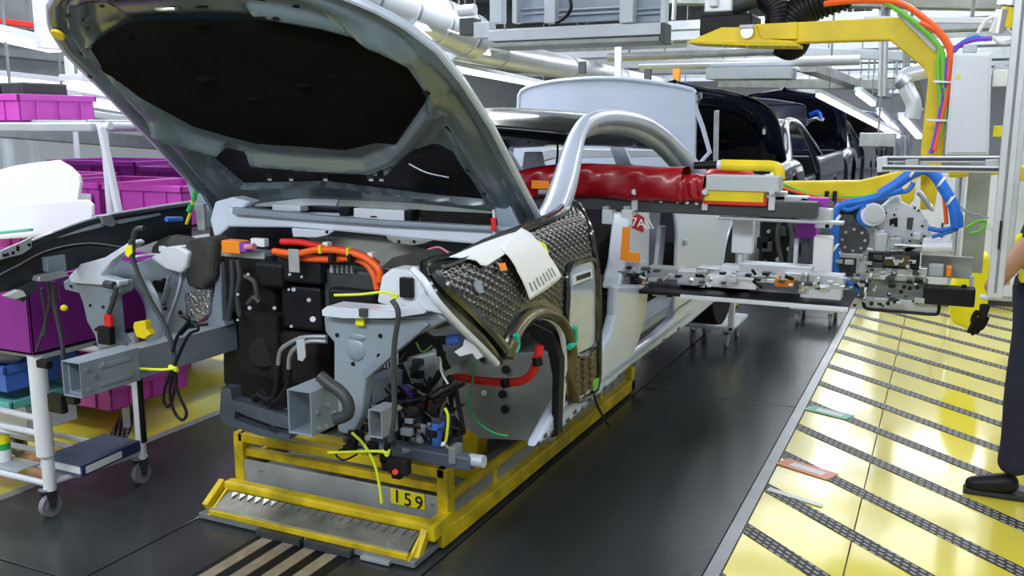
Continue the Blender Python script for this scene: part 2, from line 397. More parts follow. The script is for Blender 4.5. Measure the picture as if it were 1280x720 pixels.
# overhead steelwork at left
def beam(label, a, b, w, h, m='pale_grey', name='overhead_beam', grp=None):
    a,b=V(a),V(b); T = thing(name,label,'beam',(a+b)/2,grp); MB().bar(a,b,w,h).build('beam', m, T, bevel=.006)
    for s in (.15,.85):
        p=a.lerp(b,s)
        if p.z < 5.8: cyl('hanger','grey',T,p,V((p.x,p.y,6.0)),.012,6)
    return T
beam('grey overhead beam above the left lamp rows', X(-30,12,-8), X(75,24,-8), .2,.35,'grey')
beam('olive grey beam between two lamp rows at left edge', X(-30,72,-8.5), X(110,88,-8.5), .2,.30,'grey')
beam('thin red rail at the upper left edge', X(-30,22,-7.6), X(50,33,-7.6), .04,.05,'red')
beam('pale steel beam crossing behind the hood corner', X(-30,58,-8.2), X(100,72,-8.2), .2,.14,'grey')
beam('dark grey cable tray right below the thin red rail',X(-30,34,-7.7),X(48,44,-7.7),.2,.06,'dark_grey')
beam('grey girder between the lowest lamp rows beside the hood',X(60,118,-7.2),X(170,134,-7.2),.15,.10,'grey')
beam('grey conveyor rail low behind the magenta crates',X(-30,160,-7.0),X(230,182,-7.0),.2,.12,'grey')
beam('pale roller rail above the grey conveyor rail behind the crates',X(100,142,-6.6),X(200,156,-6.6),.2,.06,'pale_grey')
tag(bx('hanging_panel','white',None, X(48,60,-6.2)-V((.03,0,0)), X(92,-5,-6.2)+V((.03,.6,0))), 'white hanging panel partly behind the hood corner', 'panel')
tag(bx('hanging_panel','white',None, X(85,100,-6.8)-V((.03,0,0)), X(110,72,-6.8)+V((.03,.3,0))), 'small white panel just left of the hood edge', 'panel')
for px_,xx in ((4,-8.6),(36,-8.9)):
    a = X(px_,130,xx); tag(cyl('steel_column','pale_grey',None,(a.x,a.y,0.0),(a.x,a.y,5.5),.06,10), 'thin pale steel column far behind the magenta crates, %s'%('at the frame edge' if px_<10 else 'right of the other one'), 'column')
def hangers(T,a,b,r=.012):
    for s_ in (.12,.88):
        p=a.lerp(b,s_); cyl('hanger','grey',T,p,V((p.x,p.y,6.0)),r,6)
def hung_pipe(label,m,a,b,r):
    T=thing('support_pipe',label,'pipe',(a+b)/2); cyl('pipe',m,T,a,b,r,14); hangers(T,a,b)
# ---------------------------------------------------------------- silver duct and pipes behind the hood
t = thing('air_duct','large silver round duct running back above the light trough','duct',(-4.5,9,2.6))
a,b = Y(420,-28,6.5), Y(590,46,9.0)
cyl('duct_pipe','duct',t,a,b,.24,24); hangers(t,a,b)
d=(b-a).normalized()
for s in (.15,.4,.65,.9): p=a.lerp(b,s); cyl('clamp_ring','steel',t,p-d*.02,p+d*.02,.25,24)
t = thing('air_duct','long thinner silver duct passing behind the trunk lid','duct',(-5,14,2.5))
a,b = Y(560,55,9.2), Y(875,118,22)
cyl('duct_pipe','duct',t,a,b,.17,20); hangers(t,a,b); d=(b-a).normalized()
for s in (.1,.3,.5,.7,.9): p=a.lerp(b,s); cyl('clamp_ring','galv',t,p-d*.03,p+d*.03,.178,20)
hung_pipe('silver pipe crossing right under the yellow arm','duct',Y(800,82,12),Y(1075,75,12.0),.06)
hung_pipe('thin grey pipe crossing right above the other pipe','galv',Y(760,72,11),Y(1000,62,11.0),.05)
for x_,yt in ((773,52),):
    tag(MB().bar(Y(x_,52,8.2),Y(773,97,8.2),.06,.03,(0,1,0)).build('drop_rod','white_metal'),'white drop rod hanging from the gantry above the trunk lid','rod')
for x_,y0,y1,m,lb in ((727,77,92,'dark_grey','black clip on the duct left of the drop rod'),(809,86,100,'dark_grey','black clip on the pipe right of the drop rod'),(845,86,106,'orange_panel','orange brown hanger beside the navy hood')):
    tag(bx('pipe_clip',m,None,Y(x_-4,y0,9.5),Y(x_+4,y1,9.5)+V((0,.05,0))),lb,'clip')
# ---------------------------------------------------------------- gantry above the roof
G = thing('gantry','grey steel gantry box above the car roof with cover panels','gantry',(-2.3,6,2.2))
bx('front_beam','pale_grey',G,Y(610,52,6),Y(828,28,6)+V((0,.14,0)))
bx('beam_cap','dark_grey',G,Y(825,54,5.99),Y(831,28,5.99)+V((0,.16,0)))
bx('underside_plate','grey_green',G,Y(612,54,6.0),Y(824,51,6.0)+V((0,.35,0)))
for i,(x0,x1) in enumerate(((612,627),(640,646),(680,694),(774,792),(825,833))):
    bx('upright','pale_grey',G,Y(x0,29,6.0),Y(x1,-26,6.0)+V((0,.08,0)))
for i,(x0,x1) in enumerate(((644,682),(693,776),(791,827))):
    bx('cover_panel','bay_paint',G,Y(x0,29,6.12),Y(x1,-24,6.12)+V((0,.03,0)))
    for yy in (10,16): bx('cable_rail','white_metal',G,Y(x0,yy+2,6.07),Y(x1,yy-1,6.07)+V((0,.04,0)))
tb('hose','black',G,[Y(710,-10,5.95),Y(714,8,5.93),Y(708,20,5.95),Y(695,29,5.98)],.012)
bx('side_bracket','pale_grey',G,Y(592,48,6.05),Y(612,27,6.05)+V((0,.1,0)))
bx('motor_box','dark_grey',G,Y(574,44,6.1),Y(592,22,6.1)+V((0,.12,0)))
cyl('motor','tank_white',G,Y(574,14,6.1),Y(594,12,6.1),.04)
tb('cable','white',G,[Y(560,38,6.2),Y(585,44,6.2),Y(600,30,6.2)],.008)
# ================================================================ SLED
SL = thing('carrier_sled','yellow steel carrier sled numbered 159 under the open car body','carrier',(-2.22,4.0,0))
y='sled_yellow'
bx('front_plate','galv',SL,(-2.755,2.99,.075),(-1.725,3.0,.195),.002)
bx('cross_beam',y,SL,(-2.74,2.985,.275),(-1.70,3.04,.315)); bx('cross_beam',y,SL,(-2.74,3.005,.205),(-1.72,3.04,.24))
bx('corner_post',y,SL,(-1.735,2.985,.05),(-1.685,3.045,.315)); bx('corner_post',y,SL,(-2.765,2.985,.05),(-2.715,3.045,.315))
bx('step_bar',y,SL,(-2.72,2.86,.098),(-1.70,2.915,.14),.012)
for x in (-2.745,-1.72): br('step_arm',y,SL,(x+.0,2.89,.125),(x,2.78,.05) if x<-2 else (x,2.80,.02),.03,.035)
br('step_side',y,SL,(-1.70,2.86,.10),(-1.70,3.0,.11),.05,.06)
MB().prism([(-2.69,2.86,.10),(-1.74,2.86,.10),(-1.74,2.76,.052),(-2.69,2.76,.052)],(0,0,-.006)).build('step_tread','diamond_plate',SL)
for k in range(22):
    x=-2.66+.042*k; MB().prism([(x,2.852,.101),(x+.03,2.852,.101),(x+.015,2.825,.088)],(0,0,.004)).build('tread_tooth','steel',SL)
bx('step_lip',y,SL,(-2.70,2.745,.034),(-1.73,2.765,.058),.004)
bx('step_lip_edge','steel',SL,(-2.70,2.755,.058),(-1.73,2.766,.063),.001)
bx('step_base','grey',SL,(-2.76,2.75,.008),(-1.70,2.95,.032),.003)
MB().prism([(-1.735,2.75,.03),(-1.735,2.87,.03),(-1.735,2.87,.11)],(.012,0,0)).build('step_end_plate',y,SL)
MB().prism([(-2.70,2.75,.03),(-2.70,2.87,.03),(-2.70,2.87,.11)],(-.012,0,0)).build('step_end_plate',y,SL)
for x in (-2.43,-2.19): bx('floor_guide','dark_grey',SL,(x,2.72,.004),(x+.22,2.76,.034),.003)
bx('floor_guide','galv',SL,(-1.93,2.73,.004),(-1.80,2.76,.02),.002)
for s,x0,x1 in ((1,-1.74,-1.675),(-1,-2.77,-2.705)):
    bx('side_beam',y,SL,(x0,2.93,.012),(x1,5.37,.085),.006)
    bx('side_rail',y,SL,(x0+.005,3.02,.15),(x0+.03,5.36,.185),.003)
    bx('side_web','grey_green',SL,(x0+.012,3.04,.08),(x0+.022,5.3,.155),0)
    for k in range(5): bx('side_bracket',y,SL,(x0,3.45+.46*k,.08),(x0+.03,3.48+.46*k,.16),.002)
bx('deck','grey',SL,(-2.72,3.05,.10),(-1.73,5.3,.13),.002)
bx('rear_beam',y,SL,(-2.77,5.3,.012),(-1.675,5.37,.16),.006)
for x in (-2.5,-1.95): bx('support_post',y,SL,(x,3.6,.12),(x+.08,3.7,.5)); bx('support_post',y,SL,(x,4.9,.12),(x+.08,5.0,.5))
bx('cross_member',y,SL,(-2.72,3.35,.13),(-1.73,3.43,.19)); bx('cross_member',y,SL,(-2.72,4.3,.13),(-1.73,4.4,.19))
npl = bx('number_plate','bright_yellow',SL,Y(488,610,2.985),Y(531,638,2.985)+V((0,.004,0)),.002)
for px_,py_,ch in ((496,621,'1'),(509.5,625.5,'5'),(523.5,629.5,'9')): text('digit',ch,'ink',npl,Y(px_,py_,2.982),.078,(1,0,0),(0,0,1),.0012)
for px_ in (326,540): p=Y(px_,588 if px_<400 else 630,2.988); cyl('screw','steel',SL,p,p-V((0,.006,0)),.006,8)
tag(ply('tape_roll','white',None,[(583,628),(590,614),(600,612),(606,618),(603,626),(592,632)],2.9+.5,.04),'crumpled white paper stuck on the sled side beside the number plate','paper')
tag(ply('tape_scrap','blue',None,[(581,622),(585,616),(590,618),(589,628),(583,632)],2.9+.49,.004),'blue tape scrap on the sled side rail','tape')
# ================================================================ CAR BODY (nearest)
XC = -2.2
def interp(L, t):
    if t <= L[0][0]: return L[0][1]
    for (a,p),(b,q) in zip(L, L[1:]):
        if t <= b: return p+(q-p)*(t-a)/(b-a)
    return L[-1][1]
HR = [(-.05,.80),(.3,.81),(.56,.82),(.78,.81),(.93,.785),(1.04,.725),(1.11,.66),(1.17,.58),(1.24,.46),(1.30,.30),(1.34,.10),(1.35,.03)]
HL = [(-.05,-.83),(.19,-.80),(.45,-.765),(.8,-.735),(.99,-.725),(1.12,-.67),(1.21,-.58),(1.27,-.47),(1.32,-.28),(1.345,-.08),(1.35,-.02)]
TILT=[.49]
def hoodP(a, b, h, dy=0.0, base=(3.2,1.29)):
    s = .615 if dy == 0 else TILT[0]; c = math.sqrt(1-s*s)
    return V((XC+a, base[0]+dy-c*b+s*h, base[1]+s*b+c*h))
def hood_ab(px, py):
    d = ray(px,py); o = V((-XC,-3.2,HC-1.29)); n = V((0,.615,.788)); t = -(o@n)/(d@n) if False else -(o.dot(n))/(d.dot(n)); q = o+d*t
    return (q.x, -.788*q.y+.615*q.z)
INS = [hood_ab(*p) for p in [(110,62),(135,42),(160,30),(190,28),(255,27),(320,29),(400,43),(480,60),(492,70),(508,75),(520,88),(533,112),(534,124),(520,143),(505,165),(493,183),(470,181),(430,190),(395,187),(320,182),(280,172),(240,160),(170,122),(128,92)]]
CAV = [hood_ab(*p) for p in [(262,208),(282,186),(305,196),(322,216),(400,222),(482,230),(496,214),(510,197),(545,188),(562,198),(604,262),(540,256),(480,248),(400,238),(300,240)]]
POC = [hood_ab(*p) for p in [(88,8),(122,3),(155,30),(105,58),(92,40)]]
RIB = [hood_ab(*p) for p in [(200,160),(240,182),(290,196),(320,204),(400,211),(460,213),(490,200),(515,172),(545,130),(548,110),(520,68),(480,48),(400,28),(320,15)]]
def dline(x, y, L):
    best = 1e9
    for (ax,ay),(bx_,by) in zip(L,L[1:]):
        dx,dy = bx_-ax,by-ay; t = max(0,min(1,((x-ax)*dx+(y-ay)*dy)/(dx*dx+dy*dy+1e-12)))
        best = min(best, math.hypot(x-ax-t*dx,y-ay-t*dy))
    return best
def hood_h(a, b, aL, aR):
    e = min(a-aL, aR-a, 1.35-b+.02)
    h = .018*sstep(.03,.055,e) - .030*sstep(.055,.10,e)*(1-sstep(.13,.19,e))
    r = dline(a,b,RIB); h -= .042*math.exp(-(r/.035)**2)
    d = dpoly(a,b,INS); h += .020*(1-sstep(-.01,.02,d))
    d = dpoly(a,b,CAV); h += .055*(1-sstep(-.012,.012,d))
    d = dpoly(a,b,POC); h += .022*(1-sstep(-.012,.012,d))
    return h + .02*(1-(a/.8)**2)*0.6
CB = thing('car_body', 'unfinished pale blue grey car body with raised bonnet on the yellow sled', 'car', (XC,5.0,0.3))
NU,NV = 130,110
def hf(u,v):
    b = -.05+1.40*v; aL,aR = interp(HL,b),interp(HR,b); a = aL+(aR-aL)*u
    return hoodP(a,b,hood_h(a,b,aL,aR)-.004)
hood = MB().grid(hf,NU,NV).build('hood','hood_paint',CB,smooth=True)
def hs(u,v):
    b = -.05+1.41*v; aL,aR = interp(HL,b)-.008,interp(HR,b)+.008; a = aL+(aR-aL)*u
    e = min(u,1-u)*2
    return hoodP(a,b,.022+.075*sstep(0,.5,e))
MB().grid(hs,30,30).build('hood_skin','paint',hood,smooth=True,solid=.004)
# rim that closes inner frame and skin
rim = [hoodP(interp(HR,-.05+1.4*k/40)+.004,-.05+1.4*k/40,.006) for k in range(41)]+[hoodP(interp(HL,-.05+1.4*k/40)-.004,-.05+1.4*k/40,.006) for k in range(40,-1,-1)]
MB().tube(rim,.012,8,0,True).build('hood_edge','paint',hood,smooth=True)
def hood_patch(name, P, m, h0, amp, n=70):
    xs=[p[0] for p in P]; ys=[p[1] for p in P]; x0,x1,y0,y1 = min(xs),max(xs),min(ys),max(ys)
    bm = MB(); cx_,cy_ = sum(xs)/len(P), sum(ys)/len(P)
    rings = []
    for k in range(9):
        s = 1-k/8*.999
        rings.append([hoodP(cx_+(x-cx_)*s, cy_+(y-cy_)*s, h0 - amp*(1-s**4) + .004*math.sin(9*x*s)*math.sin(11*y*s)*(1-s)) for x,y in P])
    bm.loft(rings, True, False); return bm.build(name, m, hood, smooth=True)
hood_patch('insulation_mat', INS, 'liner', .008, .014)
hood_patch('hood_cavity_shade', CAV, 'black', .048, .002)  # black sheet paints the shade inside the hood recess
for px_,py_,rx in ((258,98,.035),(318,122,.03),(380,106,.03),(250,30,.02),(160,44,.012)):
    a,b = hood_ab(px_,py_); MB().ball(hoodP(a,b,-.001),rx,10,(1.3,.5,.4)).build('mat_dimple','liner',hood,smooth=True)
def hslot(px_,py_,l,w,ang):
    a,b = hood_ab(px_,py_); h = hood_h(a,b,interp(HL,b),interp(HR,b))-.006
    pts = []
    for k in range(12):
        t = 2*math.pi*k/12; x,y = l*math.cos(t), w*math.sin(t); ca,sa = math.cos(ang),math.sin(ang)
        pts.append(hoodP(a+x*ca-y*sa, b+x*sa+y*ca, h))
    MB().prism(pts, hoodP(0,0,.004)-hoodP(0,0,0)).build('drain_hole','black',hood)
for s in [(112,5,.022,.012,.3),(134,18,.02,.009,-.5),(120,20,.012,.006,0),(104,66,.014,.009,0),(112,95,.012,.008,0),(214,17,.028,.006,0),(248,16,.028,.006,0),(323,4,.016,.012,0),(328,17,.022,.006,0),(347,18,.014,.007,0),(368,12,.013,.007,0),(383,28,.008,.005,0),(409,40,.008,.005,0),(502,67,.014,.009,0),(539,100,.014,.01,0),(562,161,.02,.005,-1.1),(180,150,.02,.007,-.8),(86,18,.012,.006,0),(100,30,.008,.006,0),(106,41,.008,.006,0),(586,218,.016,.006,-.3),(606,245,.014,.006,-.2),(480,241,.01,.006,0)]: hslot(*s)
for px_ in (335,362,405,462,475): 
    a,b = hood_ab(px_,218); MB().box(hoodP(a-.014,b-.012,-.012),hoodP(a+.014,b+.012,.02)).build('hood_clip','black' if px_!=462 else 'dark_grey',hood,bevel=.002)
    MB().box(hoodP(a-.01,b-.022,-.016),hoodP(a+.01,b-.012,.0)).build('clip_tab','galv',hood,bevel=.001)
for px_,py_,sz in ((74,41,.026),(212,168,.018)):
    a,b = hood_ab(px_,py_); MB().lathe([(sz,0),(sz*.9,-.01),(.0001,-.012)],hoodP(a,b,-.004),(0,.615,.788),14).build('grommet','yellow',hood,smooth=True)
tb('latch_striker','steel',hood,[hoodP(*hood_ab(204,4),-.02),hoodP(*hood_ab(204,-4),-.05),hoodP(*hood_ab(226,-4),-.05),hoodP(*hood_ab(226,4),-.02)],.006)
tb('washer_hose','steel',hood,[hoodP(*hood_ab(512,202),-.01),hoodP(*hood_ab(535,210),-.02),hoodP(*hood_ab(562,219),-.01)],.003)
# hinges
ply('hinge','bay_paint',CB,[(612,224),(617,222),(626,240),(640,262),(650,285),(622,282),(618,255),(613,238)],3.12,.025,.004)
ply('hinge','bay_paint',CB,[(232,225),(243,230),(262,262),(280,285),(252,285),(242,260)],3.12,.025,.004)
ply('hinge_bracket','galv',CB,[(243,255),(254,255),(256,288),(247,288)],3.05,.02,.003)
# cowl and front cross beam
ply('cowl_panel','pale_grey',CB,[(318,255),(360,250),(414,243),(424,247),(420,258),(400,257),(318,259)],3.18,.18,.003)
ply('cowl_panel','grey_green',CB,[(424,247),(528,255),(625,266),(640,272),(640,276),(520,262),(422,258)],3.18,.18,.003)
ply('cowl_tray','dark_grey',CB,[(300,258),(640,272),(645,300),(300,276)],3.3,.12,0)
for a,b,c_,d_,m in ((340,257,375,263,'white_metal'),(442,263,505,274,'tank_white'),(462,269,472,273,'paper'),(424,259,436,270,'black'),(505,263,514,279,'black'),(525,268,612,280,'black_rough')):
    bx('cowl_insert',m,CB,Y(a,d_,3.14),Y(c_,b,3.14)+V((0,.06,0)),.004)
CBm = ply('front_cross_beam','bright_paint',CB,[(282,258),(300,262),(380,270),(480,278),(640,287),(640,304),(600,306),(540,301),(440,291),(372,285),(284,284)],2.98,.10,.014)
ply('beam_flange','bay_paint',CBm,[(290,259),(380,268),(480,276),(640,285),(640,290),(480,282),(380,275),(290,268)],2.955,.03,.006)
ply('beam_tab','bright_paint',CB,[(364,285),(416,289),(410,294),(396,297),(366,296)],2.965,.02,.004)
ply('beam_tab','grey_green',CB,[(478,295),(542,300),(530,305),(515,307),(492,304)],2.965,.02,.004)
ply('beam_end','bright_paint',CB,[(268,252),(290,246),(312,252),(300,262),(284,286),(268,300),(262,275)],3.02,.08,.010)
for px_,py_ in ((408,290),(481,297),(498,302),(517,302)): cyl('bolt_hole','black',CB,Y(px_,py_,2.96),Y(px_,py_,2.96)+V((0,.01,0)),.006,8)
# firewall and tunnel behind the drive unit
ply('firewall','fender_in',CB,[(262,262),(640,290),(650,420),(640,470),(262,420)],3.32,.02,0)
ply('firewall_panel','grey_green',CB,[(372,293),(470,296),(560,318),(550,336),(470,338),(420,316)],3.05,.03,.005)
# ---------------------------------------------------------------- pillars, rails and roof
rail_px = [(676,292),(694,262),(706,228),(715,192),(722,170),(733,154),(752,147),(778,147),(805,154),(828,168),(848,188),(866,210),(884,236),(896,256)]
rail_x = [-1.40,-1.44,-1.48,-1.52,-1.545,-1.57,-1.59,-1.60,-1.60,-1.59,-1.565,-1.53,-1.49,-1.46]
rail = [X(a,b,x) for (a,b),x in zip(rail_px,rail_x)]
def rr(t): return .058-.020*sstep(.12,.35,t)+.045*sstep(.7,1,t)
def mir(p): return V((2*XC-p.x,p.y,p.z))
MB().tube(rail,rr,12,6).build('side_rail','paint',CB,smooth=True)
MB().tube([mir(p) for p in rail],rr,12,6).build('side_rail','paint',CB,smooth=True)
MB().tube([p+V((-.05,.0,-.045)) for p in rail[5:]],lambda t:.045,10,6).build('inner_rail','galv',CB,smooth=True)
MB().tube([mir(p+V((-.05,0,-.045))) for p in rail[5:]],lambda t:.045,10,6).build('inner_rail','galv',CB,smooth=True)
top = spline(rail[4:11],6)
def roof(u,v):
    p = top[min(len(top)-1,int(v*(len(top)-1)+.5))]; q = mir(p); s = math.sin(math.pi*u)
    return p.lerp(q,u)+V((0,-.16*s*(1-v)**2, .045*s*(1-.3*v)))
MB().grid(roof,24,26).build('roof_panel','black_gloss',CB,smooth=True,solid=.02)
def header(u,v):
    p = rail[4]; q = mir(p); s = math.sin(math.pi*u); return p.lerp(q,u)+V((0,-.15*s-.0+.05*v,.045*s-.055*v+.01))
MB().grid(header,24,3).build('roof_header','black_gloss',CB,smooth=True,solid=.012)
tb('roof_edge_glint','bright_paint',CB,[roof(k/20,0.02)+V((0,.25,.035)) for k in range(21)],.006,6,0)  # pale line paints a reflection along the roof's top edge
tb('wiring','black',CB,[X(660,178,-1.9),X(680,168,-1.85),X(695,172,-1.8),X(697,190,-1.8),X(695,210,-1.8)],.006)
tb('wiring','black',CB,[Y(678,167,4.0),Y(700,170,4.0),Y(715,168,4.0)],.008)
# far side pillar and parcel shelf seen through the cabin
ply('rear_shelf','pale_grey',CB,[(640,200),(690,186),(820,188),(826,196),(690,198),(640,212)],6.3,.12,.004)
ply('rear_pillar','paint',CB,[(752,165),(768,165),(778,180),(790,207),(770,208),(762,185)],5.9,.06,.012)
ply('seat_belt_tower','white_metal',CB,[(655,190),(672,190),(676,210),(652,212)],5.2,.08,.006)
plx('b_pillar','bright_paint',CB,[(788,266),(813,262),(812,320),(810,362),(774,362),(782,320)],-1.36,-.09,.012)
plx('b_pillar_edge','white_metal',CB,[(826,282),(833,282),(826,360),(818,360)],-1.36,-.02,.004)
plx('b_pillar_rear','galv',CB,[(802,262),(826,262),(822,350),(806,350)],-1.52,-.02,.006)
# ---------------------------------------------------------------- body side: quarter panel, sill
arc = [(912,302),(905,303),(898,310),(893,322),(890,338),(889,352)]
def side_x(z): return -1.27-.10*max(0,(z-1.05)/.35)**2-.05*max(0,(.75-z)/.35)**1.5
y0_,y1_ = X(842,300,-1.28).y, X(912,300,-1.28).y
AY, AZ, AR = y1_+.06, 0.66, .36
def keepq(u,v):
    yy = y0_+(7.25-y0_)*u; zz = .50+.80*v; return math.hypot(yy-AY,zz-AZ) > AR
MB().grid(lambda u,v: V((side_x(.66+.64*v)-.12*max(0,(u-.75)/.25)**2, y0_+(7.25-y0_)*u, .66+.64*v)),60,40,lambda u,v: math.hypot(y0_+(7.25-y0_)*u-AY,.66+.64*v-AZ)>AR).build('quarter_panel','paint',CB,smooth=True,solid=.012)
MB().grid(lambda u,v: mir(V((side_x(.50+.80*v), y0_+(7.25-y0_)*u, .50+.80*v))),20,16).build('quarter_panel','paint',CB,smooth=True,solid=.012)
arcp=[V((side_x(AZ+AR*math.sin(t))+.004,AY-AR*math.cos(t),AZ+AR*math.sin(t))) for t in [math.pi*k/24 for k in range(-3,25)]]
tb('arch_lip','paint',CB,arcp,.014,8,0)
cyl('wheelhouse','black_rough',CB,(-1.32,AY,AZ),(-1.75,AY,AZ),AR-.005,24)
bx('filler_cap_base','galv',CB,X(850,300,-1.28),X(860,306,-1.25),.004)
bx('tail_panel','paint',CB,(-2.95,7.15,.55),(-1.45,7.25,1.15),.02)
side_px = [(670,560),(690,522),(702,500),(742,455),(752,440),(764,418),(770,395),(772,356),(812,356),(808,395),(800,425),(796,436),(822,418),(842,398),(850,372),(851,352),(908,352),(896,376),(866,402),(790,457),(705,535)]
plx('body_side','paint',CB,side_px,-1.285,-.05,.016)
plx('body_side','paint',CB,[(665,560),(905,366),(905,352),(668,530)],-3.06,-.1,.01)
plx('sill_inner','bright_paint',CB,[(700,500),(765,430),(850,372),(850,395),(700,520)],-1.46,-.15,.01)
tb('sill_crease','bay_paint',CB,[X(700,516,-1.282),X(760,470,-1.282),X(820,425,-1.282),X(862,392,-1.282)],.006,6,3)
for k in range(20):
    t = k/19; px_ = 672+(848-672)*t; py_ = 553+(412-553)*t - (2 if k%2 else -1)
    p = X(px_,py_,-1.284); s=.012+.012*random.random()
    MB().prism([p+V((0,-s,-.008)),p+V((0,s,-.012)),p+V((0,s*.6,.006)),p+V((0,-s*.8,.001))],(.004,0,0)).build('sill_clip','dark_grey',CB)
# cabin floor and dark interior pieces
bx('floor_pan','fender_in',CB,(-3.0,3.4,.48),(-1.45,7.0,.52),.01)
bx('tunnel','grey',CB,(-2.35,3.4,.52),(-2.05,6.0,.72),.03)
bx('rear_bulkhead','dark_grey',CB,(-2.95,5.9,.5),(-1.5,5.96,1.2),.01)
plx('door_seal','black_rough',CB,[(745,372),(770,370),(768,392),(760,412),(750,424),(744,428)],-1.45,-.1,.01)
bx('dash_carrier','black',CB,(-2.95,3.65,.85),(-1.5,3.95,1.12),.03)
plx('dash_end','black_rough',CB,[(738,312),(776,282),(778,345),(742,352)],-1.50,-.2,.01)
# trunk lid, raised at the back: outer face towards the front of the car
tl_px = [(648,138),(652,114),(682,104),(720,99.5),(760,98),(800,101),(840,107),(862,111.5),(868.5,117),(869.5,135),(868,212),(640,205)]
TLD = ply('trunk_lid','paint',CB,tl_px,6.95,.045,0)
MB().tube([Y(a,b,6.955) for a,b in tl_px],.018,8,3,True).build('lid_edge','paint',TLD,smooth=True)
ply('lid_side_flange','bay_paint',CB,[(866,115),(876,116),(876,123),(869,128)],6.97,.05,.003)
for px_,py_ in ((872,117),(874,121),(873,127)): cyl('lid_bolt','dark_grey',CB,Y(px_,py_,6.95),Y(px_,py_,6.93),.012,8)
for x_ in (-2.85,-1.6): br('lid_hinge','galv',CB,(x_,7.05,1.1),(x_,6.99,1.75),.03,.05)
# ---------------------------------------------------------------- left fender (photo left), seen from inside
FLp = [(-14,326),(0,319),(60,294),(120,273),(180,262),(240,253),(240,300),(200,300),(150,318),(105,332),(60,348),(45,352),(20,362),(0,366),(-14,372)]
FLo = plx('left_fender','fender_in',CB,FLp,-3.09,-.02,.003)
tb('fender_edge','bright_paint',FLo,[X(a,b,-3.085) for a,b in [(-14,325),(0,318),(60,293),(120,272),(180,261),(240,252)]],.006,6)
tb('fender_flange','fender_in',FLo,[X(a,b+4,-3.075) for a,b in [(-14,325),(0,318),(60,293),(120,272),(180,261),(240,252)]],.013,6)
plx('inner_stiffener','pale_grey',FLo,[(56,294),(110,279),(132,278),(130,283),(75,297),(58,299)],-3.07,-.01,.002)
plx('inner_stiffener','bay_paint',FLo,[(140,276),(200,266),(202,269),(150,280)],-3.07,-.01,.002)
plx('headlamp_bracket','pale_grey',FLo,[(0,314),(28,302),(40,296),(40,310),(28,318),(0,325)],-3.055,-.01,.003)
for px_,py_ in ((5,319),(9,318),(16,316),(22,312),(22,309),(36,306)): cyl('bracket_hole','black',FLo,X(px_,py_,-3.054),X(px_,py_,-3.054)+V((.003,0,0)),.006,8)
plx('fender_block','grey',FLo,[(127,270),(140,268),(146,280),(140,284),(130,281)],-3.05,-.05,.003)
plx('fender_brace','bay_paint',FLo,[(58,322),(82,318),(84,338),(74,344),(60,340)],-3.06,-.03,.004)
plx('fender_brace','galv',FLo,[(50,345),(80,338),(88,345),(60,352),(48,352)],-3.05,-.04,.004)
plx('bumper_clip','white',FLo,[(8,370),(24,362),(30,364),(34,370),(20,374)],-3.05,-.03,.003)
plx('fender_foot','dark_grey',FLo,[(18,366),(44,352),(50,356),(30,378),(24,374)],-3.06,-.03,.003)
cyl('blue_plug','blue',FLo,X(208,274,-3.0),X(227,274,-3.0),.011,10)
# ---------------------------------------------------------------- left strut assembly
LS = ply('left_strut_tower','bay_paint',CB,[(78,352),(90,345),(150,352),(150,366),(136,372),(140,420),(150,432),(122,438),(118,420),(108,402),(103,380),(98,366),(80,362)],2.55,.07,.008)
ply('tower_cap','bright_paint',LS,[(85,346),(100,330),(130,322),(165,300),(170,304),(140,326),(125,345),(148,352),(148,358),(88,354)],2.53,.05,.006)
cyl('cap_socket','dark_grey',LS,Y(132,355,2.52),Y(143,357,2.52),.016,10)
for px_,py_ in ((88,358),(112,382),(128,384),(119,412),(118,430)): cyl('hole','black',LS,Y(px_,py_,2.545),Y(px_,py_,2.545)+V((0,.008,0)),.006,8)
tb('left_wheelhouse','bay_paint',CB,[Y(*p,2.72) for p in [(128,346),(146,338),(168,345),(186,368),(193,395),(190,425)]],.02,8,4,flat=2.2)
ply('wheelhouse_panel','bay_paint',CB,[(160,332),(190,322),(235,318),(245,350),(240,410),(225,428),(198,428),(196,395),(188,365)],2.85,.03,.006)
tb('panel_rib','bright_paint',CB,[Y(*p,2.84) for p in [(165,322),(195,318),(222,330),(226,345),(222,365),(210,400),(203,425)]],.006,6)
for px_,py_ in ((204,380),(205,386),(204,371),(168,335),(219,370),(204,350)): cyl('hole','black',CB,Y(px_,py_,2.84),Y(px_,py_,2.84)+V((0,.01,0)),.007,8)
br('panel_strut','galv',CB,Y(212,345,2.82),Y(203,380,2.82),.02,.01)
bx('relay_box','black',CB,Y(191,365,2.82),Y(202,352,2.82)+V((0,.03,0)),.004)
ply('fluid_tank','tank_white',CB,[(186,322),(200,316),(200,310),(222,308),(236,316),(232,335),(226,342),(205,336)],2.78,.09,.012)
for px_ in (203,228): cyl('tank_cap','tank_white',CB,Y(px_,314,2.80),Y(px_,308,2.80),.014,10)
MB().ball(Y(225,318,2.95),.12,18,(1.15,.8,.72)).build('sound_dome','foam_dark',CB,smooth=True)
ply('sound_pad','foam_dark',CB,[(230,300),(258,296),(268,306),(266,350),(252,362),(232,358),(228,330)],2.80,.12,.02)
ply('heat_shield','foil',CB,[(230,366),(245,361),(262,362),(260,392),(248,402),(232,400)],2.82,.02,.004)
ply('shield_edge','black',CB,[(224,388),(229,396),(236,398),(237,408),(258,404),(258,407),(234,411),(233,401),(222,392)],2.81,.01,0)
ply('fire_post','rail_paint',CB,[(267,300),(275,304),(278,400),(282,408),(256,414),(268,360)],2.84,.06,.006)
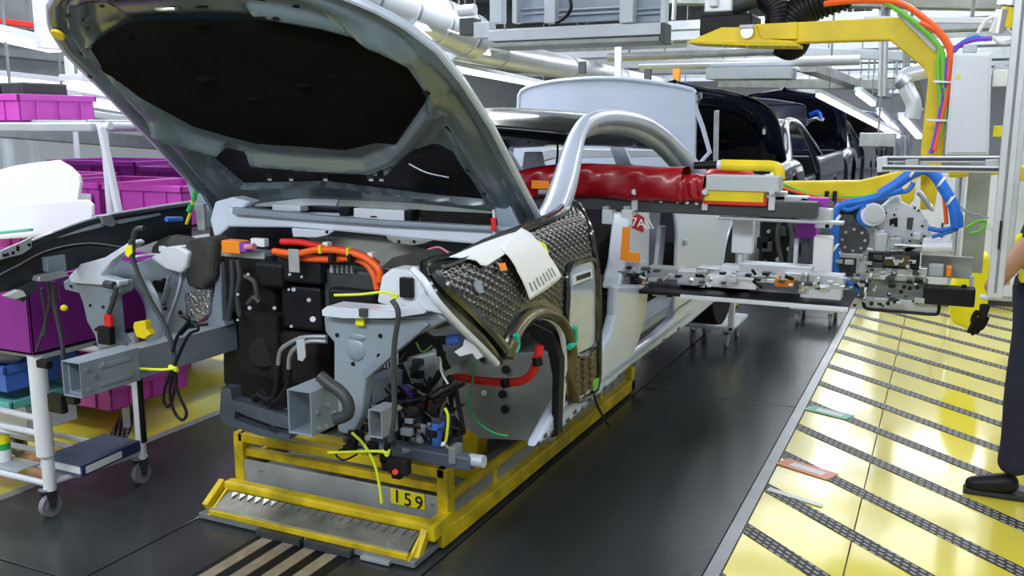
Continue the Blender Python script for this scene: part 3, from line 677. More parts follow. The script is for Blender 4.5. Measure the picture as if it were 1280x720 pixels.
# ---------------------------------------------------------------- front rails and crash boxes
def hollow(n, m, p, x0,x1,y0,y1,z0,z1,th, dz=0.0, dx=0.0):
    def ring(y, t, k): return [V((x0+t+dx*k,y,z0+t+dz*k)),V((x1-t+dx*k,y,z0+t+dz*k)),V((x1-t+dx*k,y,z1-t+dz*k)),V((x0+t+dx*k,y,z1-t+dz*k))]
    r = [ring(y0,0,0),ring(y1,0,1),ring(y1,th,1),ring(y0,th,0)]
    return MB().loft(r+[r[0]],True,False).build(n,m,p,bevel=.003)
LR = hollow('front_rail','rail_paint',CB,-2.735,-2.655,2.16,3.45,.72,.835,.006,-.01)
hollow('crash_box','rail_paint',LR,-2.74,-2.650,2.14,2.40,.715,.84,.004)
for dz_ in (.735,.80): bx('pressed_rib','rail_paint',LR,(-2.651,2.22,dz_),(-2.645,2.36,dz_+.018),.003)
for yy,zz in ((2.17,.74),(2.17,.81),(2.20,.78),(2.24,.815)): cyl('rail_bolt','steel',LR,(-2.65,yy,zz),(-2.643,yy,zz),.008,8)
for yy,zz in ((2.95,.80),(3.02,.795),(3.1,.73)): cyl('rail_hole','black',LR,(-2.655,yy,zz),(-2.652,yy,zz),.007,8)
RR = hollow('front_rail','rail_paint',CB,-1.80,-1.745,2.57,3.4,.69,.77,.006)
qa,qb=Y(361,541,2.2),Y(387,492,2.2)
cb = hollow('crash_box','rail_paint',RR,qa.x,qb.x+.004,2.2,2.34,qa.z,qb.z+.004,.005)
for yy,zz in ((2.23,.74),(2.23,.81),(2.27,.73),(2.28,.825),(2.31,.78)): cyl('rail_bolt','steel',RR,(qb.x+.003,yy+.0,qa.z+(zz-.712)*.72),(qb.x+.010,yy+.0,qa.z+(zz-.712)*.72),.008,8)
# subframe arm in front of the drive unit
ply('subframe_arm','subframe',CB,[(276,484),(288,486),(290,500),(318,508),(362,522),(362,532),(330,528),(294,514),(292,524),(330,538),(362,544),(362,549),(325,545),(280,530),(274,522)],2.72,.06,.004)
cyl('arm_bolt','black',CB,Y(340,536,2.71),Y(340,536,2.70),.012,12)
tb('arm_bush','black',CB,[Y(318,498,2.74),Y(330,492,2.74),Y(338,505,2.74)],.02,8)
# ---------------------------------------------------------------- right strut tower
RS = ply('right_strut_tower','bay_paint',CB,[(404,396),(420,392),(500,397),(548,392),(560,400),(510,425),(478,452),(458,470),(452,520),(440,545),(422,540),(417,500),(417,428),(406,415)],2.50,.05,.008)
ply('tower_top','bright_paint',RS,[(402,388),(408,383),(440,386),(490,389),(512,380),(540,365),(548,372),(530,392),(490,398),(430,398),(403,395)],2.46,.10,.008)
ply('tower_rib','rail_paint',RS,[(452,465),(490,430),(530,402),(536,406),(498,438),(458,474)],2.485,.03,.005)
MB().ball(Y(445,437,2.50),.04,12,(1,.3,1)).build('tower_boss','bay_paint',RS,smooth=True)
MB().ball(Y(447,421,2.50),.03,12,(1.2,.3,.5)).build('tower_boss','bay_paint',RS,smooth=True)
for px_,py_ in ((421,419),(475,420),(441,455),(473,445)): cyl('hole','black',RS,Y(px_,py_,2.497),Y(px_,py_,2.497)+V((0,.006,0)),.008,8)
bx('tower_sensor','dark_grey',RS,Y(448,396,2.45),Y(458,387,2.45)+V((0,.02,0)),.003)
bx('yellow_tag','bright_yellow',RS,Y(444,407,2.48),Y(454,398,2.48)+V((0,.012,0)),.003)
ply('reservoir','tank_white',CB,[(476,345),(488,336),(515,338),(530,360),(535,382),(510,388),(470,378)],2.62,.10,.012)
bx('reservoir_clip','black',CB,Y(499,372,2.60),Y(514,348,2.60)+V((0,.03,0)),.004)
ply('bay_pad','foam_dark',CB,[(474,335),(490,322),(525,315),(550,325),(560,340),(525,350),(510,338),(488,336)],2.75,.15,.012)
# ---------------------------------------------------------------- drive unit
DU = ply('drive_unit','black',CB,[(276,320),(345,322),(440,340),(470,345),(472,370),(468,395),(402,400),(404,425),(395,505),(350,512),(300,500),(278,480)],2.92,.30,.015)
for a,b,c_,d_,yy,m in ((282,322,340,390,2.84,'black_rough'),(345,325,400,352,2.80,'black'),(300,395,345,470,2.80,'black_rough'),(352,360,400,410,2.83,'black'),(405,340,470,385,2.84,'dark_grey'),(350,420,395,480,2.82,'black_rough'),(410,365,468,392,2.80,'black'),(318,330,352,358,2.79,'black')):
    bx('unit_cover',m,DU,Y(a,d_,yy),Y(c_,b,yy)+V((0,.10,0)),.014)
for a,b in ((330,440),): cyl('unit_housing','black',DU,Y(a,b,2.86),Y(a,b,2.79),.06,20)
ply('unit_label','galv',DU,[(412,331),(444,332),(443,342),(412,341)],2.835,.006,.001)
for k in range(5): bx('vent_rib','dark_grey',DU,Y(416+6*k,341,2.828),Y(418.5+6*k,331,2.828)+V((0,.006,0)),0)
for px_,py_,r in ((367,362,.008),(391,399,.011),(364,408,.006),(361,362,.005),(297,368,.006),(312,385,.008),(386,375,.008),(343,385,.007),(310,343,.006),(377,346,.005),(362,343,.006),(297,400,.005)):
    cyl('unit_bolt','steel' if r<.01 else 'white',DU,Y(px_,py_,2.76),Y(px_,py_,2.75),r,10)
for L in ([(297,325),(300,345),(297,370),(300,395)],[(306,345),(318,352),(322,372)],[(310,380),(318,372),(325,378)],[(290,325),(291,360),(286,400)]): tb('unit_hose','dark_grey',DU,[Y(*p,2.775) for p in L],.011)
bx('hv_connector','orange_panel',CB,Y(277,316,2.80),Y(299,302,2.80)+V((0,.06,0)),.004); bx('hv_connector','purple',CB,Y(299,315,2.80),Y(307,304,2.80)+V((0,.04,0)),.003)
cyl('hv_plug','pink',CB,Y(307,309,2.80),Y(318,308,2.80),.013,10); bx('hv_plug','white',CB,Y(313,308,2.82),Y(330,299,2.82)+V((0,.03,0)),.004)
bx('connector_tray','galv',CB,Y(272,320,2.84),Y(330,316,2.84)+V((0,.08,0)),.003)
for k,L in enumerate(([(342,314),(370,317),(400,312),(435,315),(458,323),(474,338),(474,352)],[(345,315),(372,322),(410,324),(440,323),(458,330),(468,345),(472,362)],[(352,302),(375,303),(395,307),(420,311),(450,318),(472,330)])):
    o = tb('hv_cable','orange' if k<2 else 'red',CB,[Y(*p,2.77+.03*k) for p in L],.0135,10)
for px_,py_ in ((399,312),(434,315)): bx('cable_collar','yellow',CB,Y(px_-1.5,py_+5,2.752),Y(px_+1.5,py_-5,2.752)+V((0,.03,0)),.001)
for px_,py_ in ((412,323),(436,323)): bx('cable_collar','black',CB,Y(px_-2,py_+5,2.752),Y(px_+2,py_-5,2.752)+V((0,.03,0)),.001)
for px_,py_ in ((406,306),(462,319)): bx('cable_clip','white',CB,Y(px_-3,py_+3,2.78),Y(px_+3,py_-3,2.78)+V((0,.03,0)),.002)
bx('cable_bracket','galv',CB,Y(361,340,2.755),Y(373,312,2.755)+V((0,.006,0)),.002)
# coolant pipes
for L in ([(408,421),(378,422),(354,434),(349,445),(348,458)],[(408,427),(385,427),(368,436),(362,446),(361,462)]): tb('coolant_pipe','steel',CB,[Y(*p,2.68) for p in L],.0085)
for L in ([(348,456),(347,475),(344,492),(336,500),(322,492)],[(361,461),(360,480),(352,496),(340,504)]): tb('coolant_hose','black',CB,[Y(*p,2.68) for p in L],.012)
ply('pipe_bracket','pale_grey',CB,[(370,425),(380,424),(382,446),(378,452),(372,450)],2.67,.006,.002)
tb('ribbed_hose','dark_grey',CB,[Y(*p,2.27) for p in [(400,470),(412,480),(426,490),(435,504),(434,518),(420,524)]],.020,10)
# ---------------------------------------------------------------- right wheelhouse, subframe and loose wiring
ply('wheelhouse_wall','grey_green',CB,[(548,445),(690,440),(692,552),(600,548),(575,530),(556,500)],3.30,.03,.004)
for px_,py_,m,r in ((632,462,'black',.018),(628,493,'black',.018),(631,512,'black',.018),(605,491,'white',.012),(603,450,'black',.012)): cyl('wall_plug',m,CB,Y(px_,py_,3.29),Y(px_,py_,3.28),r,14)
ply('wheelhouse_liner','black',CB,[(664,402),(692,415),(700,450),(697,545),(688,548),(690,470),(684,440),(662,420)],3.1,.05,.006)
ply('lamp_support','pale_grey',CB,[(520,395),(560,392),(590,408),(600,425),(570,420),(540,420),(525,408)],2.62,.05,.006)
ply('lamp_support','olive',CB,[(500,392),(540,395),(560,408),(545,412),(505,402)],2.60,.03,.004)
cyl('adjuster','blue_box',CB,Y(560,425,2.6),Y(575,424,2.6),.016,10)
ply('white_clip','white',CB,[(567,440),(578,433),(580,424),(586,428),(594,432),(600,440),(604,446),(596,450),(590,442),(575,446)],2.55,.02,.003)
bx('radiator_core','black_rough',CB,Y(470,460,2.85),Y(500,435,2.85)+V((0,.05,0)),.004)
for k in range(7): bx('core_fin','galv',CB,Y(472+4*k,460,2.84),Y(473.2+4*k,440,2.84)+V((0,.006,0)),0)
ply('control_unit','pale_grey',CB,[(500,450),(545,440),(552,500),(510,508)],2.9,.06,.008)
ply('side_plate','bay_paint',CB,[(457,478),(500,470),(505,520),(478,548),(458,545)],2.8,.03,.006)
qc,qd=Y(461,546,2.5),Y(477,514,2.5); hollow('support_tube','pale_grey',CB,qc.x,qd.x,2.5,2.6,qc.z,qd.z,.005)
tb('hv_lead','red',CB,[Y(*p,3.0) for p in [(675,432),(670,455),(660,472),(640,478),(600,476),(570,472),(555,482),(545,498),(528,506),(510,502),(503,490)]],.016,10)
for px_,py_ in ((672,452),(632,479)): cyl('lead_sleeve','black',CB,Y(px_-1,py_-5,2.99),Y(px_+1,py_+5,2.99),.019,10)
for k,L in enumerate(([(490,375),(498,392),(493,430),(492,470),(493,520),(487,552)],[(500,455),(508,475),(518,505)],[(442,500),(455,492),(475,500),(490,492),(500,478)],[(500,492),(520,495),(540,480),(550,465)],[(530,410),(545,425),(552,445),(560,462)],[(560,470),(568,480),(574,510),(580,540)],[(556,474),(562,490),(566,520),(572,545)],[(440,478),(450,498),(446,530),(452,560)])):
    tb('wire_harness','black' if k else 'dark_grey',CB,[Y(*p,2.40 if k==0 else 2.78) for p in L],.009 if k in (0,5,6) else .013,8)
tb('thin_wire','green',CB,[Y(*p,2.95) for p in [(594,452),(590,480),(586,505),(595,525),(615,540),(635,545)]],.004,6)
tb('thin_wire','white',CB,[Y(*p,2.7) for p in [(541,436),(550,448),(552,465),(560,480)]],.004,6)
tb('thin_wire','cable_green',CB,[Y(*p,2.7) for p in [(520,428),(528,440),(540,432)]],.003,6)
tb('thin_wire','pink',CB,[Y(*p,2.85) for p in [(535,312),(548,309),(560,316),(566,324)]],.004,6)
tb('purple_sleeve','purple',CB,[Y(447,485,2.75),Y(445,495,2.75),Y(443,505,2.75)],.016,8); tb('purple_sleeve','purple',CB,[Y(505,482,2.77),Y(510,490,2.77),Y(513,498,2.77)],.016,8)
sub = MB().bar(Y(470,556,2.62),Y(592,578,2.62),.055,.05).build('subframe_beam','subframe',CB,bevel=.008)
cyl('beam_end_pin','pale_grey',CB,Y(588,575,2.62),Y(605,577,2.62),.022,14)
bx('subframe_mount','grey',CB,Y(560,580,2.58),Y(568,560,2.58)+V((0,.06,0)),.004)
cyl('damper','blue_box',CB,Y(541,560,2.70),Y(548,528,2.70),.024,12); cyl('damper','pale_grey',CB,Y(525,552,2.7),Y(528,532,2.7),.016,12)
random.seed(3)
for k in range(70):
    px_ = random.uniform(430,565); py_ = random.uniform(440 if k%2 else 525,565); p = Y(px_,py_,random.uniform(2.55,2.85)); s = random.uniform(.008,.022)
    if k%3: MB().box(p-V((s,s*.6,s*.6)),p+V((s*1.2,s*.6,s*.7))).build('small_connector',random.choice(['black','black','dark_grey','black_rough','bay_paint']),CB,bevel=.003)
    else: cyl('small_fitting',random.choice(['dark_grey','black','steel']),CB,p,p+V((random.uniform(-.03,.03),-.02,random.uniform(-.03,.03))),s*.7,10)
for k in range(44):
    p = [Y(random.uniform(432,590),random.uniform(470,560),random.uniform(2.6,2.95)) for _ in range(2)]; m_ = (p[0]+p[1])/2+V((random.uniform(-.04,.04),0,-.05))
    tb('loose_wire',random.choice(['black','black','dark_grey']),CB,[p[0],m_,p[1]],random.uniform(.004,.008),6)
for px_,py_ in ((442,545),(466,560),(484,580),(497,590),(440,555),(482,570)):
    p = Y(px_,py_,2.5); bx('hanging_connector','black',CB,p-V((.018,.014,.022)),p+V((.018,.014,.022)),.005)
MB().box(Y(484,592,2.44),Y(508,577,2.44)+V((0,.035,0))).build('hanging_connector','black_rough',CB,bevel=.006); cyl('connector_seal','red',CB,Y(494,590,2.44),Y(494,590,2.43),.010,10)
tb('loose_wire','black',CB,[Y(*p,2.47) for p in [(487,550),(483,562),(487,575),(492,585)]],.012,8)
tb('loose_wire','black',CB,[Y(*p,2.5) for p in [(447,556),(430,560),(420,568),(430,575),(446,568)]],.004,6)
tb('zip_tie','lime',CB,[Y(*p,2.42) for p in [(410,566),(440,565),(470,564),(486,566)]],.005,6); tb('zip_tie','lime',CB,[Y(*p,2.43) for p in [(440,541),(455,556),(468,580),(474,605),(477,629)]],.005,6)
tb('zip_tie','lime',CB,[Y(*p,2.42) for p in [(478,562),(484,570),(487,562)]],.004,6); tb('zip_tie','lime',CB,[Y(*p,2.6) for p in [(556,510),(560,520),(559,540),(557,552)]],.005,6)
tb('zip_tie','lime',CB,[Y(*p,2.43) for p in [(418,369),(450,368),(480,365),(493,369)]],.0045,6); tb('zip_tie','lime',CB,[Y(*p,2.43) for p in [(490,366),(492,374),(498,368)]],.005,6)
# left harness, hanging to the front
tb('wire_harness','dark_grey',CB,[Y(*p,2.48) for p in [(166,322),(168,290),(180,285)]],.009,8)
tb('wire_harness','dark_grey',CB,[Y(*p,2.45) for p in [(163,300),(168,330),(185,370),(205,405),(216,435),(218,460),(212,480)]],.009,8)
tb('wire_harness','black',CB,[X(-14,352,-3.0),X(20,335,-2.98),X(60,315,-2.96),X(110,306,-2.94),X(160,312,-2.85)],.008,8)
for k,L in enumerate(([(216,460),(206,485),(205,503),(212,507),(220,480),(218,462)],[(218,462),(222,490),(233,515),(228,525),(218,515),(212,490),(217,462)],[(219,455),(235,420),(248,412),(240,405),(226,418)],[(216,440),(222,420),(236,400),(226,395)])): tb('harness_loop','black',CB,[Y(*p,2.42-.01*k) for p in L],.006,6)
tb('zip_tie','lime',CB,[Y(*p,2.40) for p in [(156,458),(180,461),(205,462),(221,460)]],.005,6); tb('zip_tie','lime',CB,[Y(*p,2.405) for p in [(212,458),(222,463)]],.008,6,1)
for L in ([(58,345),(62,375),(55,410),(45,440)],[(66,352),(68,380),(72,400),(78,430),(80,465),(85,490)],[(52,360),(57,400),(55,420)]): tb('hanging_wire','dark_grey',CB,[Y(*p,2.40) for p in L],.006 if L[0][0]!=66 else .009,6)
for a,b,c_,d_ in ((60,495,76,515),(82,488,92,505),(45,452,58,460),(76,460,88,478)): bx('hanging_connector','black',CB,Y(a,d_,2.38),Y(c_,b,2.38)+V((0,.03,0)),.005)
bx('hanging_connector','white',CB,Y(84,490,2.375),Y(90,480,2.375)+V((0,.02,0)),.002)
tb('hanging_wire','dark_grey',CB,[Y(*p,2.42) for p in [(80,350),(73,362),(76,375)]],.003,6)
MB().ball(Y(80,385,2.42),.014,10,(1.1,1,.9)).build('yellow_plug','bright_yellow',CB,smooth=True)
ply('yellow_tag','bright_yellow',CB,[(156,308),(164,306),(165,316),(160,322),(156,318)],2.40,.006,.001)
ply('yellow_latch','yellow',CB,[(167,403),(181,401),(183,412),(188,418),(180,424),(170,421),(166,410)],2.5,.03,.004)
tb('tower_lead','dark_grey',CB,[Y(*p,2.5) for p in [(146,358),(142,375),(136,392)]],.010,8); bx('tower_plug','red',CB,Y(130,408,2.49),Y(137,394,2.49)+V((0,.02,0)),.004); bx('tower_plug','black',CB,Y(122,430,2.49),Y(136,410,2.49)+V((0,.03,0)),.004)
tb('gas_strut','yellow',CB,[Y(233,280,3.0),Y(238,265,3.0),Y(243,240,3.0)],.007,8); tb('strut_sleeve','green',CB,[Y(236,264,2.995),Y(240,256,2.995)],.012,8); tb('strut_sleeve','green',CB,[Y(242,250,2.995),Y(244,240,2.995)],.011,8)
tb('gas_strut','white_metal',CB,[Y(617,262,2.95),Y(618,300,2.95)],.005,8); tb('strut_sleeve','red',CB,[Y(616.5,272,2.945),Y(617.5,288,2.945)],.010,8)
# ---------------------------------------------------------------- protective cover over the right fender
PROF = [(-1.50,1.325),(-1.42,1.315),(-1.36,1.295),(-1.315,1.255),(-1.29,1.19),(-1.275,1.10),(-1.27,1.0),(-1.275,.85),(-1.285,.70),(-1.30,.50),(-1.31,.40)]
PT = [0]
for (a,b),(c_,d_) in zip(PROF,PROF[1:]): PT.append(PT[-1]+math.hypot(c_-a,d_-b))
def zoff(yy): return -.10*max(0,(3.15-yy)/1.1)**1.5
def prof(yy,t,h=0.0):
    t = max(0,min(PT[-1]-1e-6,t))
    for i in range(len(PROF)-1):
        if t <= PT[i+1]:
            s = (t-PT[i])/(PT[i+1]-PT[i]); a,b = V(PROF[i]),V(PROF[i+1])
            a0 = V(PROF[max(i-1,0)]); b1 = V(PROF[min(i+2,len(PROF)-1)])
            p = 0.5*((2*a)+(b-a0)*s+(2*a0-5*a+4*b-b1)*s*s+(3*a-a0-3*b+b1)*s*s*s)
            d = (b-a).normalized(); n = V((-d.y,d.x)); n = n if n.x+n.y > 0 else -n
            return V((p.x+n.x*h, yy, p.y+n.y*h+zoff(yy)))
def onprof(px,py):
    d = ray(px,py); zo = 0; best = None
    for it in range(6):
        best = None
        for i in range(len(PROF)-1):
            (x0,z0),(x1,z1) = PROF[i],PROF[i+1]; z0 += zo; z1 += zo
            nx,nz = z1-z0, x0-x1; den = d.x*nx+d.z*nz
            if abs(den) < 1e-9: continue
            t = ((x0)*nx+(z0-HC)*nz)/den
            px_,pz = d.x*t, HC+d.z*t
            s = ((px_-x0)*(x1-x0)+(pz-z0)*(z1-z0))/((x1-x0)**2+(z1-z0)**2)
            if -.02 <= s <= 1.02 and (best is None or t < best[0]): best = (t, d.y*t, PT[i]+s*(PT[i+1]-PT[i]))
        if best is None: return None
        zo = zoff(best[1])
    return (best[1],best[2])
cov_px = [(527,338),(540,330),(575,322),(600,308),(640,292),(670,280),(695,268),(703,259),(712,256),(722,262),(733,288),(738,310),(744,350),(745,420),(742,484),(708,498),(702,470),(707,440),(703,415),(692,396),(675,387),(655,391),(640,404),(628,428),(621,452),(600,428),(570,400),(545,378),(532,360)]
cov = [q for q in (onprof(*p) for p in cov_px) if q]
CV = thing('fender_cover','black quilted protective cover clipped over the front fender and wheel arch','protective cover',(-1.3,2.9,.6))
ys=[q[0] for q in cov]; ts=[q[1] for q in cov]; Y0,Y1,T0,T1 = min(ys),max(ys),min(ts),max(ts)
pane_px = [(706,336),(737,326),(740,380),(738,432),(712,444),(703,410),(704,370)]
pane = [onprof(*p) for p in pane_px]; low = [onprof(*p) for p in [(709,448),(740,432),(742,484),(710,496)]]
def band(yy,tt):
    d = -dpoly(yy,tt,cov); dp = dpoly(yy,tt,pane); return min(d,dp)
def cov_h(yy,tt):
    e = band(yy,tt); k = .027; ra,rb = yy*.87+tt*.5, tt*.87-yy*.5; r = rb/(k*.87); row = math.floor(r); cx_ = (ra/k+(.5 if row%2 else 0)); fx = cx_-math.floor(cx_)-.5; fz = r-row-.5
    dd = math.sqrt(fx*fx+fz*fz); cell = .0055*max(0,1-(dd/.42)**2)**.6
    return .012+cell*sstep(.028,.040,e)
nu,nv = int((Y1-Y0)/.0036), int((T1-T0)/.0036)
MB().grid(lambda u,v: prof(Y0+(Y1-Y0)*u, T0+(T1-T0)*v, cov_h(Y0+(Y1-Y0)*u,T0+(T1-T0)*v)),nu,nv,lambda u,v: inpoly(Y0+(Y1-Y0)*u,T0+(T1-T0)*v,cov)).build('quilted_shell','cover',CV,smooth=True)
MB().tube([prof(*q,.013) for q in cov],.013,8,3,True).build('shell_rim','cover',CV,smooth=True)
MB().tube([prof(*onprof(*p),.022) for p in [(548,341),(575,331),(610,312),(645,297),(680,282),(703,272)]],.008,8,4).build('raised_bead','cover',CV,smooth=True)
MB().tube([prof(*onprof(*p),.02) for p in [(536,349),(552,366),(580,390),(605,415),(623,436)]],.020,8,4).build('front_band','cover',CV,smooth=True)
def patch(P, name, m, par, h, bev=.002, th=.005):
    c0 = [prof(*q,h) for q in P]; c1 = [prof(*q,h-th) for q in P]; n = len(P); b = MB()
    tris = geometry.tessellate_polygon([c0]); b.add(c0+c1,[tuple(t) for t in tris]+[tuple(i+n for i in reversed(t)) for t in tris]+[(i,(i+1)%n,(i+1)%n+n,i+n) for i in range(n)])
    return b.build(name,m,par)
patch(pane,'document_pocket','clear_pocket',CV,.018)
MB().tube([prof(*q,.018) for q in pane],.012,8,4,True).build('pocket_frame','cover',CV,smooth=True)
patch([onprof(*p) for p in [(708,345),(733,336),(734,348),(709,358)]],'pocket_label','white_metal',CV,.022)
patch([onprof(*p) for p in [(713,346),(731,340),(731.5,346),(713.5,352)]],'label_print','ink',CV,.0235,0,.001)
patch(low,'lower_panel','olive',CV,.014)
for k in range(6):
    for j in range(3):
        f=(k+.5)/6; g=(j+.6)/3.4; a=V(low[0]).lerp(V(low[3]),f); b_=V(low[1]).lerp(V(low[2]),f); q=a.lerp(b_,g)
        MB().ball(prof(q.x,q.y,.016),.016,8,(.6,1,1)).build('quilt_stud','olive',CV,smooth=True)
MB().tube([prof(*onprof(*p),.012) for p in [(626,447),(632,428),(642,408),(656,395),(675,391),(692,400),(703,418),(707,440),(704,470),(710,496)]],.036,10,5,flat=.6).build('arch_flare','olive',CV,smooth=True)
for L in ([(632,418),(633,432),(628,440)],[(706,408),(707,425),(700,432)]):
    q=[prof(*onprof(*p),.038) for p in L]; MB().tube(q,.012,6,3).build('arch_clip','teal_tape',CV,smooth=True)
patch([onprof(*p) for p in [(735,474),(744,470),(744,484),(736,486)]],'corner_clip','cable_green',CV,.02)
tb('retaining_strap','black',CV,[prof(*onprof(736,487),.02),X(748,510,-1.26),X(762,533,-1.24)],.006,6)
# body fender visible under the cover
FE = tb('right_fender_edge','bright_paint',CB,[prof(*onprof(*p),.016) for p in [(514,344),(526,358),(540,380),(565,406),(594,434),(615,455)]],.011,8,4)
MB().grid(lambda u,v: prof(2.0+1.55*u,.02+(T1-.06)*v*1.0,-.008),60,40,lambda u,v: inpoly(2.0+1.55*u,.02+(T1-.06)*v,cov)).build('right_fender','paint',CB,smooth=True,solid=.004)
tb('wheel_arch_edge','white_metal',CB,[prof(*onprof(*p),.012) for p in [(632,426),(645,408),(660,397),(676,396),(692,406),(700,424),(702,460),(700,490),(697,510)]],.011,8,4)
ply('front_bracket','bright_paint',CB,[(505,338),(532,345),(545,368),(560,395),(530,388),(520,378),(530,362)],2.35,.04,.006)
cyl('emblem_hole','bay_paint',CV,prof(*onprof(592,361),.014),prof(*onprof(592,361),.0205),.022,14)
# ---------------------------------------------------------------- papers draped on the cover
def sheet(label, quad, h, rows=0, hu=0.0):
    q = [V(onprof(*p)) for p in quad]
    t = thing('paper_sheet',label,'paper',prof(q[0].x,q[0].y,h))
    def S_(u,v,dh=0): 
        p = q[0].lerp(q[1],u).lerp(q[3].lerp(q[2],u),v); return prof(p.x,p.y,h+dh+hu*math.sin(math.pi*u))
    MB().grid(S_,16,16).build('sheet','paper',t,smooth=True,solid=.0015)
    for k in range(rows):
        v = .80+.02*(k%2); u = .10+.8*k/rows
        MB().loft([[S_(u,v-.08,.0018),S_(u,v+.1,.0018)],[S_(u+.045,v-.08,.0018),S_(u+.045,v+.1,.0018)]],False,False).build('printed_row','ink_grey',t)
    return t,S_
t,S2 = sheet('white work sheet with a printed table hanging over the quilted fender cover',[(616,318),(643,295),(691,347),(650,375)],.036,8,.006)
t,S1 = sheet('white sheet lying flat across the top of the fender cover towards the bonnet',[(554,330),(638,298),(645,306),(598,337)],.028,0,.004)
tag(MB().grid(lambda u,v: prof(*(V(onprof(663,304)).lerp(V(onprof(672,309)),u).lerp(V(onprof(668,318)).lerp(V(onprof(677,320)),u),v)),.03),4,4).build('sticky_note','lime',None,solid=.001),'lime yellow sticky note beside the work sheet on the fender cover','note')
tag(MB().grid(lambda u,v: prof(*(V(onprof(612,334)).lerp(V(onprof(621,333)),u).lerp(V(onprof(616,343)).lerp(V(onprof(624,342)),u),v)),.03),4,4).build('sticky_note','orange_panel',None,solid=.001),'orange sticky note peeking out under the work sheet','note')
# ================================================================ FOLLOWING CARS ON THE LINE
def next_car(dy, paint, inner, label, detail):
    T = thing('car_body', label, 'car', (XC,5+dy,.3), None); TILT[0] = .60 if 11<dy<12 else .49
    def hf2(u,v):
        b=-.05+1.40*v; aL,aR=interp(HL,b),interp(HR,b); a=aL+(aR-aL)*u
        e=min(a-aL,aR-a,1.37-b); return hoodP(a,b,-.02*sstep(.03,.1,e)*(1-sstep(.14,.2,e))+.02*sstep(.16,.2,e),dy)
    h = MB().grid(hf2,40,34).build('hood',paint,T,smooth=True)
    MB().grid(lambda u,v: hoodP(interp(HL,-.05+1.4*v)+(interp(HR,-.05+1.4*v)-interp(HL,-.05+1.4*v))*u,-.05+1.4*v,.03+.06*math.sin(math.pi*u),dy),20,16).build('hood_skin',paint,h,smooth=True,solid=.004)
    s = 24
    pts=[hoodP((.62-.04*(k%2))*math.cos(2*math.pi*k/s),.62+.42*math.sin(2*math.pi*k/s),-.005,dy) for k in range(s)]
    MB().prism(pts,hoodP(0,0,.01)-hoodP(0,0,0)).build('insulation_mat',inner,h)
    D = V((0,dy,0))
    MB().tube([p+D for p in rail],rr,10,4).build('side_rail',paint,T,smooth=True); MB().tube([mir(p)+D for p in rail],rr,10,4).build('side_rail',paint,T,smooth=True)
    MB().grid(lambda u,v: roof(u,v)+D,12,12).build('roof_panel','black_gloss',T,smooth=True,solid=.02)
    MB().grid(lambda u,v: V((side_x(.50+.80*v),y0_+(7.25-y0_)*u+dy,.50+.80*v)),24,16,keepq).build('quarter_panel',paint,T,smooth=True,solid=.012)
    MB().grid(lambda u,v: prof(2.1+1.5*u,.02+.62*v)+D,24,12,lambda u,v: math.hypot(2.1+1.5*u-2.95,(v-1.0)*.62)>.36).build('right_fender',paint,T,smooth=True,solid=.01)
    MB().grid(lambda u,v: mir(prof(2.1+1.5*u,.02+.62*v)+D),24,12,lambda u,v: math.hypot(2.1+1.5*u-2.95,(v-1.0)*.62)>.36).build('left_fender',paint,T,smooth=True,solid=.01)
    bx('sill',paint,T,(-1.45,3.2+dy,.42),(-1.31,6+dy,.56),.03); bx('door_panel',paint,T,(-1.36,3.6+dy,.5),(-1.29,5.2+dy,1.12),.03)
    bx('front_cross_beam',paint,T,(-2.95,2.98+dy,1.18),(-1.45,3.08+dy,1.28),.02); bx('engine_block','black',T,(-2.7,2.9+dy,.5),(-1.7,3.3+dy,1.15),.03)
    for x in (-2.735,-1.79): hollow('front_rail',paint,T,x,x+.09,2.16+dy,3.3+dy,.72,.835,.006)
    if detail:
        tl=[p+D for p in [Y(a,b,6.95) for a,b in tl_px]]; MB().prism(tl,(0,.045,0)).build('trunk_lid',paint,T,bevel=.014)
    return T
c2 = next_car(5.9,'navy','black_gloss','dark navy car body with raised bonnet next behind the pale trunk lid',True)
b_=hoodP(.60,.62,-.03,5.9); bx('hood_label','white',c2,Y(953,168,8.5),Y(957,157,8.5)+V((0,.01,0)),.001)
c3 = next_car(11.6,'navy','black','third car body in line with black bonnet lining and painted blue edge glints',False)
for L,m in (([(985,166),(1000,160),(1010,152)],'white_glint'),([(1008,152),(1020,148),(1030,150)],'white_glint'),([(1012,144),(1022,140),(1026,148)],'blue_glint'),([(990,160),(1002,154),(1010,148)],'blue_glint')):
    tb('hood_edge_glint',m,c3,[Y(*p,13.6) for p in L],.030,8)  # blue and pale tubes paint glow reflections on the hood corner
next_car(17.6,'dark_grey','black_rough','fourth car body in line, grey with dark raised bonnet',False)
next_car(23.6,'paint','grey','pale fifth car body far back on the line',False)
next_car(29.6,'bright_paint','black_rough','farthest pale car body just left of the yellow column',False)
